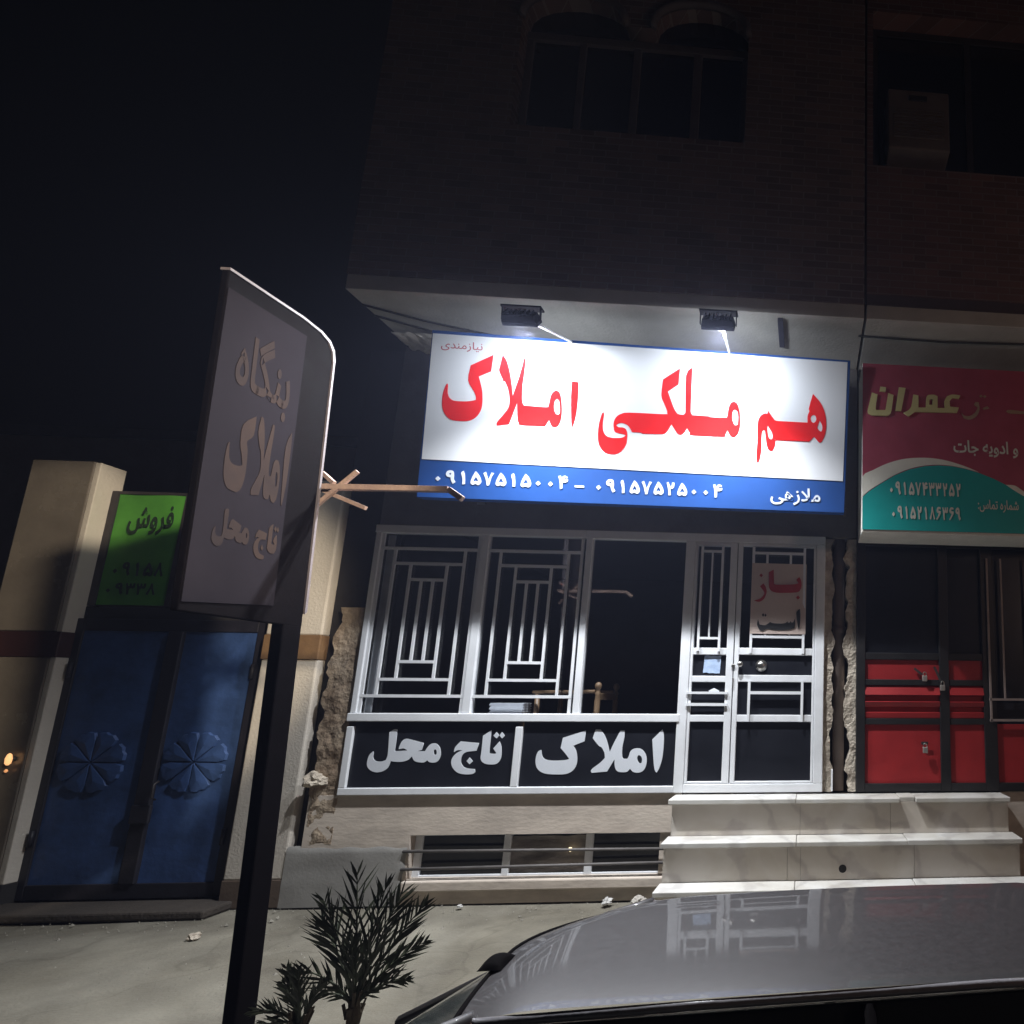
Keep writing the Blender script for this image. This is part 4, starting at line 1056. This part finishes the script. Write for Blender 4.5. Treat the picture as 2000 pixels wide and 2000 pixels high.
ch = thing('chair', 'wooden armchair with turned posts behind the clear shop window pane', 'chair', (-2.0, 0.35, 0.83))
pr = [(0, 0.022), (0.42, 0.022), (0.75, 0.024), (0.80, 0.019), (0.82, 0.026), (0.835, 0.015), (0.85, 0.015), (0.865, 0.025), (0.885, 0.029), (0.905, 0.022), (0.915, 0.006)]
for y in (0.10, 0.58):
    MB().lathe((-1.80, y, 0.83), (0, 0, 1), pr, 14).build('back_post', m_wood, ch, smooth=True)
    MB().lathe((-2.30, y, 0.83), (0, 0, 1), [(0, 0.02), (0.44, 0.022), (0.82, 0.02)], 12).build('leg', m_wood, ch, smooth=True)
    MB().bar((-2.34, y, 1.655), (-1.82, y, 1.665), 0.045, 0.028).build('armrest', m_wood, ch, bevel=0.008)
MB().box(-2.33, -1.78, 0.08, 0.60, 1.27, 1.31).build('seat', m_wood, ch, bevel=0.012)
MB().bar((-1.80, 0.12, 1.62), (-1.80, 0.56, 1.62), 0.02, 0.06).build('back_rail', m_wood, ch, bevel=0.006)
dk = thing('counter', 'narrow dark counter standing inside along the left shop windows', 'counter', (-2.75, 0.12, 0.83))
MB().box(-3.60, -2.36, 0.04, 0.205, 1.445, 1.475).build('counter_top', m_wood, dk, bevel=0.006)
for x in (-3.55, -2.42):
    MB().box(x - .03, x + .03, 0.06, 0.19, 0.83, 1.445).build('leg', m_wood, dk)
pp = MB()
for k in range(8):
    pp.box(-2.66 + 0.006 * (k % 3), -2.39 + 0.008 * (k % 2), 0.045, 0.19, 1.477 + k * .011, 1.486 + k * .011)
tag(base(pp.build('paper_stack', m_paper)), 'stack of white papers lying on the counter inside the shop window', 'papers')

# ---------------------------------------------------------------- walled house on the left with its blue gate
yard = thing('courtyard_wall', 'cream courtyard wall with brown stone band around the blue gate', 'wall', (-5.2, 0, 0))
lp = MB().box(-6.51, -6.031, 0.0, 0.18, 2.115, 3.56).box(-7.4, -6.031, 0.0, 0.26, 0.2, 1.908).build('left_pier', m_brownstone, yard, bevel=0.01)
lp['label'] = 'left pier clad in glossy brown stone'
MB().box(-6.030, -5.985, 0.004, 0.27, 0.2, 1.908).box(-6.030, -5.985, 0.004, 0.19, 2.112, 3.55).build('pier_edge', m_wall, yard, bevel=0.006)
MB().box(-7.4, -5.98, -0.008, 0.265, 1.908, 2.112).build('band', m_band2, yard, bevel=0.006)
MB().box(-7.4, -5.98, -0.006, 0.265, 0.0, 0.2).build('base_course', m_dark, yard, bevel=0.006)
MB().box(-4.462, -4.03, 0.0, 0.26, 0.205, 1.908).box(-4.462, -4.03, 0.0, 0.26, 2.112, 3.46).build('right_pier', m_wall, yard, bevel=0.012)
b2 = MB().box(-4.466, -4.026, -0.008, 0.262, 1.908, 2.112).build('band', m_band, yard, bevel=0.006)
MB().box(-4.464, -4.028, -0.006, 0.262, 0.0, 0.205).build('base_course', M('brown_base', (0.10, 0.07, 0.05), 0.8, scale=6), yard, bevel=0.006)
MB().box(-6.0, -4.462, 0.12, 0.26, 2.235, 2.34).build('gate_lintel', m_dark, yard, bevel=0.006)
MB().box(-7.4, -4.36, -0.22, 0.06, 0.0, 0.06).build('threshold', M('brown_threshold', (0.05, 0.04, 0.032), 0.9, scale=6, bump=0.4), yard, bevel=0.015)

gate = thing('metal_gate', 'blue double leaf metal gate with embossed flower rosettes', 'gate', (-5.25, 0.1, 0.0))
MB().box(-6.03, -5.93, 0.085, 0.135, 0.06, 2.235).box(-4.60, -4.463, 0.085, 0.135, 0.06, 2.235).box(-5.93, -4.60, 0.086, 0.134, 2.135, 2.235).box(-5.93, -4.60, 0.086, 0.134, 0.06, 0.17).box(-5.27, -5.16, 0.07, 0.13, 0.17, 2.135).build('gate_frame', m_gateframe, gate, bevel=0.006)


def rosette(cx, cz, r):
    mb = MB()
    for k in range(8):
        a0 = 2 * pi * k / 8 + 0.02
        pts = []
        for (rr, da) in ((0.02, 0), (0.30, -0.20), (0.72, -0.385), (0.95, -0.31), (1.0, -0.12), (0.96, 0.0), (1.0, 0.12), (0.95, 0.31), (0.72, 0.385), (0.30, 0.20)):
            a = a0 + 0.35 + da * (1.0 if rr > .3 else 1.7)
            pts.append((cx + r * rr * cos(a), cz + r * rr * sin(a)))
        n = len(pts)
        # domed petal
        mb.add([(p[0], 0.098, p[1]) for p in pts] + [((p[0] - cx) * .93 + cx + .07 * r * .62 * cos(a0 + .35), 0.080, (p[1] - cz) * .93 + cz + .07 * r * .62 * sin(a0 + .35)) for p in pts] + [(cx + r * .62 * cos(a0 + .35), 0.071, cz + r * .62 * sin(a0 + .35))],
               [(i, (i + 1) % n, n + (i + 1) % n, n + i) for i in range(n)] + [(n + i, n + (i + 1) % n, 2 * n) for i in range(n)])
    return mb


for x0, x1, cx in ((-5.93, -5.27, -5.655), (-5.16, -4.60, -4.903)):
    lf = MB().grid(lambda u, v: (x0 + (x1 - x0) * u, 0.10 + 0.004 * noise.noise(Vector((u * 3, v * 6, x0))), 0.17 + 1.965 * v), 10, 24).build('gate_leaf', m_blue, gate, smooth=True)
    rosette(cx, 1.083, 0.245).build('flower_rosette', m_blue, lf)
for x in (-5.95, -4.58):
    for z in (0.45, 1.75):
        MB().tube([(x, 0.075, z), (x, 0.075, z + 0.12)], 0.014, 10).build('hinge', m_gateframe, gate, smooth=True)
MB().box(-5.26, -5.12, 0.045, 0.07, 0.62, 0.76).build('lock_box', m_gateframe, gate, bevel=0.008)
MB().tube([(-5.10, 0.05, 0.80), (-5.10, 0.02, 0.82), (-5.10, 0.02, 0.92), (-5.10, 0.05, 0.94)], 0.008).build('handle', m_dkmetal, gate, smooth=True)

wl = thing('lamp_glint', 'tiny warm glowing bulb standing in for a lamp glint on the brown stone pier at the left edge', 'glint', (-6.11, -0.02, 1.02))  # glowing bulb added in place of a lamp's reflection in the glossy stone
MB().lathe((-6.11, -0.001, 1.12), (0, -1, 0), [(0, 0.02), (0.012, 0.02)], 14).build('glint_plate', m_dkmetal, wl, smooth=True)
MB().lathe((-6.11, -0.03, 1.075), (0, 0, 1), [(0, 0.006), (0.015, 0.016), (0.05, 0.018), (0.08, 0.012), (0.09, 0.004)], 14).build('glint_body', emit_mat('warm_glow', (1.0, 0.52, 0.22), 1.0), wl, smooth=True)
MB().lathe((-6.115, -0.025, 1.02), (0, 0, 1), [(0, 0.004), (0.012, 0.011), (0.026, 0.004)], 12).build('glint_tail', emit_mat('warm_glow_low', (1.0, 0.45, 0.18), 0.5), wl, smooth=True)

gb = thing('hanging_sign', 'green banner with dark phone numbers above the blue gate', 'banner', (-5.65, 0.13, 2.36))
MB().grid(lambda u, v: (-5.93 + 0.53 * u, 0.13 + 0.012 * noise.noise(Vector((u * 2, v * 3, 5))), 2.355 + 0.965 * v), 10, 14).build('cloth', M('green_banner', (0.085, 0.32, 0.035), 0.7, scale=3, bump=0.05, col2=(0.05, 0.21, 0.022)), gb, smooth=True)
MB().box(-5.99, -5.932, 0.12, 0.15, 2.345, 3.34).box(-5.398, -5.36, 0.12, 0.15, 2.345, 3.34).box(-5.99, -5.36, 0.121, 0.149, 3.32, 3.345).build('frame', m_dkmetal, gb)
m_gt = M('banner_ink', (0.012, 0.03, 0.010), 0.7)
GF = ((0, 0.112, 0), (1, 0, 0), (0, 0, 1))
digits('phone_number', '09158', (-5.86, -5.44, 2.60, 2.72), GF, 0.002, m_gt, gb, skew=0.0)
digits('phone_number', '09338', (-5.88, -5.47, 2.44, 2.54), GF, 0.002, m_gt, gb, skew=0.0)
text('word_lettering', '\ufeb5\ufeed\ufeae\ufed3', (-5.80, -5.45, 2.96, 3.22), GF, 0.002, m_gt, gb, bold=0.02)

bh = thing('background_house', 'dark house wall rising behind the courtyard gate', 'house', (-9, 4.5, 0))
MB().box(-16, -4.1, 4.0, 10, 0, 5.45).build('wall', M('dim_brown_wall', (0.30, 0.23, 0.19), 0.9, scale=2, bump=0.3), bh)
MB().box(-16.05, -4.05, 3.95, 10.05, 5.45, 5.6).build('parapet', M('dim_parapet', (0.08, 0.06, 0.05), 0.9), bh)

# ---------------------------------------------------------------- totem sign on a post
pole = thing('pole_sign', 'tall dark metal post carrying a narrow mauve grey lightbox in front of the gate', 'sign', (-2.74, -1.72, 0))
LEAN = -0.045


def pv(x, y, z):
    return (x + LEAN * (z - 0.4) - 2.7241, y, z)


# side profile of the box: rounded upper outer corner, y then z
prof = [(-2.3523, 1.9907), (-2.3523, 3.6742), (-1.936, 3.7066), (-1.825, 3.702), (-1.7603, 3.6788), (-1.7279, 3.6372), (-1.7159, 3.5725), (-1.714, 2.0647), (-1.714, 1.9907)]


def slab(pr, x0, x1):
    return MB().prism([pv(x0, y, z) for y, z in pr], (x1 - x0, 0, 0))


m_rim = M('aluminium_rim', (0.13, 0.112, 0.122), 0.6, var=0.2, scale=12, bump=0.03)
m_post = M('dark_brown_post', (0.0032, 0.0024, 0.0028), 0.8, var=0.3, scale=9, bump=0.04, spec=0.03)
slab(prof, -0.018, 0.015).build('lightbox', m_post, pole, bevel=0.006)
rim = prof[1:-1]
mbr = MB()
for (a, b_) in zip(rim, rim[1:]):
    ya, za = a
    yb2, zb2 = b_
    mbr.hexa([pv(-0.024, ya, za), pv(0.022, ya, za), pv(0.022, yb2, zb2), pv(-0.024, yb2, zb2), pv(-0.024, ya + (0.012 if ya > -1.9083 else 0), za + .014), pv(0.022, ya + (0.012 if ya > -1.9083 else 0), za + .014), pv(0.022, yb2 + (0.014 if yb2 > -1.9083 else 0), zb2 + .014), pv(-0.024, yb2 + (0.014 if yb2 > -1.9083 else 0), zb2 + .014)])
mbr.build('rim', m_rim, pole)
face = MB().prism([pv(0.0155, y, z) for y, z in ((-2.3449, 2.0323), (-2.3449, 3.5863), (-1.9036, 3.6233), (-1.9036, 2.0832))], (0.004, 0, 0)).build('face', M('grey_blue_acrylic', (0.0150, 0.0130, 0.0165), 0.85, scale=1.5, bump=0.02, col2=(0.0095, 0.0082, 0.0105), spec=0.02), pole)
MB().prism([pv(-0.045, -1.8296, 0.0), pv(0.015, -1.8296, 0.0), pv(0.015, -1.714, 0.0), pv(-0.045, -1.714, 0.0)], (LEAN * 2.000, 0, 2.000)).build('post', m_post, pole, bevel=0.008)
m_pl = M('faded_pole_lettering', (0.036, 0.025, 0.021), 0.85, scale=2.2, col2=(0.018, 0.015, 0.0165), bump=0.02, spec=0.02)


def pole_frame():
    x, y, z = pv(0.0200, 0, 0)
    return ((x, 0, 0), (0, 1, 0), Vector((LEAN, 0, 1)))


def pl(name, loops, box, th=0.0015, hole_ok=True):
    return letters(name, fit(loops, box), pole_frame(), th, m_pl, pole)


pl('lettering', AML, (-2.2505, -1.9175, 2.6012, 3.036))
pl('lettering', TAJ, (-2.2598, -1.9268, 2.3052, 2.5087))
text('lettering', '\ufee9\ufe8e\ufb95\ufee8\ufe91', (-2.2598, -1.9638, 3.0637, 3.4707), pole_frame(), 0.0015, m_pl, pole, bold=0.02)
# welded bracket arm towards the shop
ar = thing('bracket_arm', 'rusty steel bracket arm with cross struts reaching from the post towards the sign', 'bracket', (-2.4975, -1.677, 2.8047))
m_rust = M('rusty_steel', (0.36, 0.25, 0.20), 0.7, scale=12, bump=0.2, col2=(0.22, 0.15, 0.13))
MB().bar((-2.8860, -1.6678, 2.8186), (-2.1294, -1.677, 2.8251), 0.03, 0.034).bar((-2.1294, -1.677, 2.8251), (-2.0461, -1.677, 2.7696), 0.03, 0.034).build('arm', m_rust, ar, bevel=0.003)
MB().bar((-2.8675, -1.677, 2.6752), (-2.6474, -1.677, 2.9185), 0.016, 0.022).bar((-2.8767, -1.6493, 2.8186), (-2.5715, -1.677, 2.6956), 0.016, 0.022).bar((-2.8675, -1.64, 2.9157), (-2.7658, -1.677, 2.8417), 0.016, 0.022).build('strut', m_rust, ar)

# ---------------------------------------------------------------- parked car, seen over its roof
car = thing('parked_car', 'grey car parked at the kerb, its glossy roof filling the lower right corner', 'car', (0.2, -3.03, -0.45))
m_car = M('grey_car_paint', (0.036, 0.032, 0.034), 0.5, var=0.16, scale=45, bump=0.0, coat=0.6, spec=0.3)
m_carglass = M('car_glass', (0.03, 0.035, 0.035), 0.06, var=0.1, scale=2, bump=0.0)
m_rubber = M('black_rubber', (0.012, 0.012, 0.012), 0.7, var=0.2)
CY = -3.02


def front_edge(s):
    return -0.90 + 0.28 * max(0.0, s) ** 2.2 + 0.03 * s * s


def roof(u, v):
    s = 2 * v - 1
    x0 = front_edge(s)
    x = x0 + (1.10 - x0) * u
    hw = 0.39 + 0.015 * sin(pi * u)
    z = 0.862 + 0.012 * (1 - abs(s) ** 5) + 0.006 * sin(pi * min(1, u * 1.2)) - 0.035 * (1 - min(1, u / 0.10)) ** 2 - 0.02 * max(0, u - .9) * 10
    return (x, CY + hw * s, z)


MB().grid(roof, 40, 40).build('roof', m_car, car, smooth=True)
MB().tube([(front_edge(s_ / 10) - 0.004, CY + 0.385 * s_ / 10, 0.838 - 0.006 * abs(s_ / 10) ** 3) for s_ in range(-10, 11)], 0.008, 6).build('windscreen_gasket', m_post, car, smooth=True)
# body below the window line
def sect(x):
    if x < -1.55:
        t = (-1.55 - x) / 1.0
        return 0.41 - 0.10 * t - 0.05 * t * t, 0.68 - 0.07 * t * t
    if x > 1.55:
        t = (x - 1.55) / 0.6
        return 0.42 - 0.05 * t, 0.68 - 0.06 * t * t
    return 0.42, 0.68


def body(u, v):
    x = -2.55 + 4.70 * u
    zt, hw = sect(x)
    a = pi * (v * 1.0)
    s = cos(a)
    # superellipse cross-section, flat top and sides
    e = 0.32
    yy = hw * (abs(s) ** e) * (1 if s >= 0 else -1)
    zz = -0.22 + (zt + 0.22) * (abs(sin(a)) ** e)
    return (x, CY + yy, zz)


bd = MB().grid(body, 50, 48)
k = 49
bd.f += [tuple(range(k)), tuple(50 * k + j for j in range(k))]
body_o = bd.build('body', m_car, car, smooth=True)
ws = MB().grid(lambda u, v: ((front_edge(2 * v - 1) + .01) * (1 - u) + (-1.56 + 0.10 * (2 * v - 1) ** 2) * u, CY + (0.39 + 0.17 * u) * (2 * v - 1), 0.828 - 0.008 * (2 * v - 1) ** 2 - 0.415 * u), 12, 16).build('windscreen', m_carglass, car, smooth=True)
MB().grid(lambda u, v: (1.10 * (1 - u) + 1.55 * u, CY + (0.40 + 0.20 * u) * (2 * v - 1), 0.83 - 0.41 * u), 8, 10).build('rear_window', m_carglass, car, smooth=True)
for s in (-1, 1):
    MB().add([(front_edge(s) + .04, CY + s * 0.395, 0.83), (1.10, CY + s * 0.405, 0.83), (1.52, CY + s * 0.62, 0.415), (-1.40, CY + s * 0.62, 0.415)], [(0, 1, 2, 3)]).build('side_window', m_carglass, car)
    MB().tube([(front_edge(s) + .05, CY + s * 0.385, 0.842), (front_edge(s) - .12, CY + s * 0.41, 0.79), (-1.46, CY + s * 0.56, 0.41)], 0.028, 8).build('windscreen_pillar', m_car, car, smooth=True)
    MB().tube([(1.08, CY + s * 0.405, 0.835), (1.54, CY + s * 0.61, 0.41)], 0.03, 8).build('rear_pillar', m_car, car, smooth=True)
    MB().tube([(0.15, CY + s * 0.408, 0.83), (0.17, CY + s * 0.625, 0.41)], 0.022, 8).build('door_pillar', m_post, car, smooth=True)
    MB().tube([(front_edge(s) + .03, CY + s * 0.392, 0.842), (-0.3, CY + s * 0.402, 0.852), (0.5, CY + s * 0.404, 0.854), (1.10, CY + s * 0.395, 0.838)], 0.012, 8).build('drip_rail', M('rail_highlight_paint', (0.30, 0.29, 0.31), 0.25, var=0.05, coat=1.0), car, smooth=True)  # rail coloured paler than the body to carry the gutter highlight
    for x in (-1.75, 1.30):
        w_ = MB().lathe((x, CY + s * 0.56, -0.18), (0, s, 0), [(0, 0.20), (0.01, 0.255), (0.04, 0.27), (0.12, 0.27), (0.15, 0.255), (0.16, 0.19)], 28).build('wheel', m_rubber, car, smooth=True)
        MB().lathe((x, CY + s * 0.715, -0.18), (0, s, 0), [(0, 0.18), (0.012, 0.175), (0.005, 0.06), (0.015, 0.05)], 24).build('rim', m_steel, w_, smooth=True)
    MB().lathe((-2.56, CY + s * 0.42, 0.06), (-1, 0, 0.1), [(0, 0.09), (0.02, 0.085), (0.03, 0.05)], 18).build('headlight', m_steel, car, smooth=True)
car.rotation_euler = (0, 0, radians(4.0))
MB().grid(lambda u, v: (-0.935 + 0.065 * u, CY - 0.125 + 0.10 * v, 0.850 + 0.022 * sin(pi * u) ** .5 * sin(pi * v) ** .5), 12, 12).build('antenna_base', m_post, car, smooth=True)

# ---------------------------------------------------------------- young palms at the kerb
m_leaf = M('palm_leaf', (0.040, 0.048, 0.022), 0.6, scale=9, bump=0.1, col2=(0.020, 0.024, 0.012))
m_stem = M('palm_stem', (0.05, 0.038, 0.022), 0.8, scale=9, bump=0.3)


def palm(label, bx, by, fronds, seed, trunk):
    rnd = random.Random(seed)
    t = thing('young_palm', label, 'palm', (bx, by, 0.0), 'young palms by the kerb')
    st_ = MB().tube([(bx, by, -0.02), (bx + .01, by, trunk * .5), (bx - .005, by, trunk)], [0.028, 0.03, 0.02], 10)
    for k in range(10):
        a = rnd.uniform(0, 6.28)
        z = rnd.uniform(0.02, trunk)
        st_.bar((bx + .025 * cos(a), by + .025 * sin(a), z), (bx + .045 * cos(a), by + .045 * sin(a), z + .07), 0.014, 0.008)
    st_.build('trunk', m_stem, t)
    for (tx, ty, tz, bend) in fronds:
        b0 = Vector((bx, by, trunk * 0.75))
        tip = Vector((tx, ty, tz))
        mid = (b0 + tip) / 2 + Vector((0, 0, bend))
        mid.x = b0.x + (tip.x - b0.x) * 0.42
        mid.y = b0.y + (tip.y - b0.y) * 0.42
        n = 26
        P = [(1 - q) ** 2 * b0 + 2 * q * (1 - q) * mid + q * q * tip for q in [i / n for i in range(n + 1)]]
        mb = MB().tube(P, [0.009 * (1 - .8 * i / n) for i in range(n + 1)], 5)
        ln = (tip - b0).length
        side0 = (P[-1] - P[0]).cross(Vector((0.25, -0.9, 0.3))).normalized()
        for i in range(5, n + 1):
            q = i / n
            d = (P[min(i + 1, n)] - P[max(i - 1, 0)]).normalized()
            L = ln * (0.42 * (1 - (q - .35) ** 2 * 1.6)) * rnd.uniform(.8, 1.1)
            for s in (-1, 1):
                if rnd.random() < .34:
                    continue
                out = (d * rnd.uniform(0.9, 1.2) + side0 * s * rnd.uniform(.3, .62) + Vector((rnd.uniform(-.15, .15), rnd.uniform(-.35, .35), rnd.uniform(-.1, .2)))).normalized()
                a = P[i]
                wv = out.cross(Vector((rnd.uniform(-.5, .5), -1, rnd.uniform(-.3, .3)))).normalized() * rnd.uniform(.0045, .0075)
                m1 = a + out * L * .45
                e = a + out * L + Vector((0, 0, -0.02 * L))
                mb.add([a - wv * .5, a + wv * .5, m1 + wv, m1 - wv, e], [(0, 1, 2, 3), (3, 2, 4)])
        mb.build('frond', m_leaf, t)


palm('taller dark young palm with upright spiky fronds beside the parked car', -2.20, -1.78,
     [(-2.29, -1.75, 0.71, .03), (-2.46, -1.72, 0.49, .05), (-2.40, -1.80, 0.61, .04), (-1.96, -1.72, 0.55, .04), (-2.03, -1.80, 0.63, .03), (-2.16, -1.72, 0.65, .02), (-1.94, -1.72, 0.37, .06), (-2.48, -1.80, 0.29, .07), (-1.94, -1.80, 0.23, .07), (-2.22, -1.84, 0.45, .03), (-2.38, -1.74, 0.15, .05), (-2.08, -1.82, 0.19, .05)], 4, 0.14)
palm('lower dark young palm spreading left of the taller one', -2.41, -1.82,
     [(-2.65, -1.80, 0.11, .06), (-2.54, -1.78, 0.29, .03), (-2.44, -1.84, 0.31, .02), (-2.32, -1.82, 0.25, .03), (-2.62, -1.84, 0.03, .07), (-2.58, -1.74, 0.21, .04)], 11, 0.06)

bloom_box(BLOOM, (0.56, 0.62, 0.95))

# ---------------------------------------------------------------- litter and rubble
rnd = random.Random(2)


def lump(name, c, r, mt, label, cat, group, flat=0.6, seed=0):
    bm = bmesh.new()
    bmesh.ops.create_icosphere(bm, subdivisions=3, radius=r)
    for v in bm.verts:
        k = 1 + 0.55 * noise.fractal(v.co / r * 1.3 + Vector((seed, 0, 0)), 0.8, 2.1, 3)
        v.co = Vector((v.co.x * k, v.co.y * k, v.co.z * k * flat))
    zmin = min(v.co.z for v in bm.verts)
    me = bpy.data.meshes.new(name)
    for v in bm.verts:
        v.co.z -= zmin
    bm.to_mesh(me)
    bm.free()
    me.materials.append(mt)
    o = bpy.data.objects.new(name, me)
    COL.objects.link(o)
    o.location = c
    return tag(o, label, cat, group)


m_scrap = M('grey_paper', (0.50, 0.49, 0.47), 0.9, scale=14)
lump('crumpled_paper', (-1.54, -0.10, 0.0), 0.036, m_scrap, 'larger crumpled white paper on the pavement left of the marble steps', 'litter', 'litter on the pavement', .7, 1)
lump('crumpled_paper', (-1.29, -0.13, 0.0), 0.05, M('dusty_paper', (0.40, 0.37, 0.33), 0.9), 'dusty crumpled paper against the corner of the marble steps', 'litter', 'litter on the pavement', .6, 4)
lump('crumpled_paper', (-2.64, -0.10, 0.0), 0.020, m_scrap, 'tiny white paper scrap on the pavement under the basement window', 'litter', 'litter on the pavement', .6, 7)
lump('stone', (-4.05, -0.6, 0.0), 0.032, m_rough2, 'small pale stone lying on the pavement left of the sign post foot', 'stone', None, .7, 3)
lump('rubble_lump', (-3.88, -0.02, 0.90), 0.07, m_rough2, 'broken plaster lump at the lower left corner of the shop front', 'rubble', None, .8, 6)
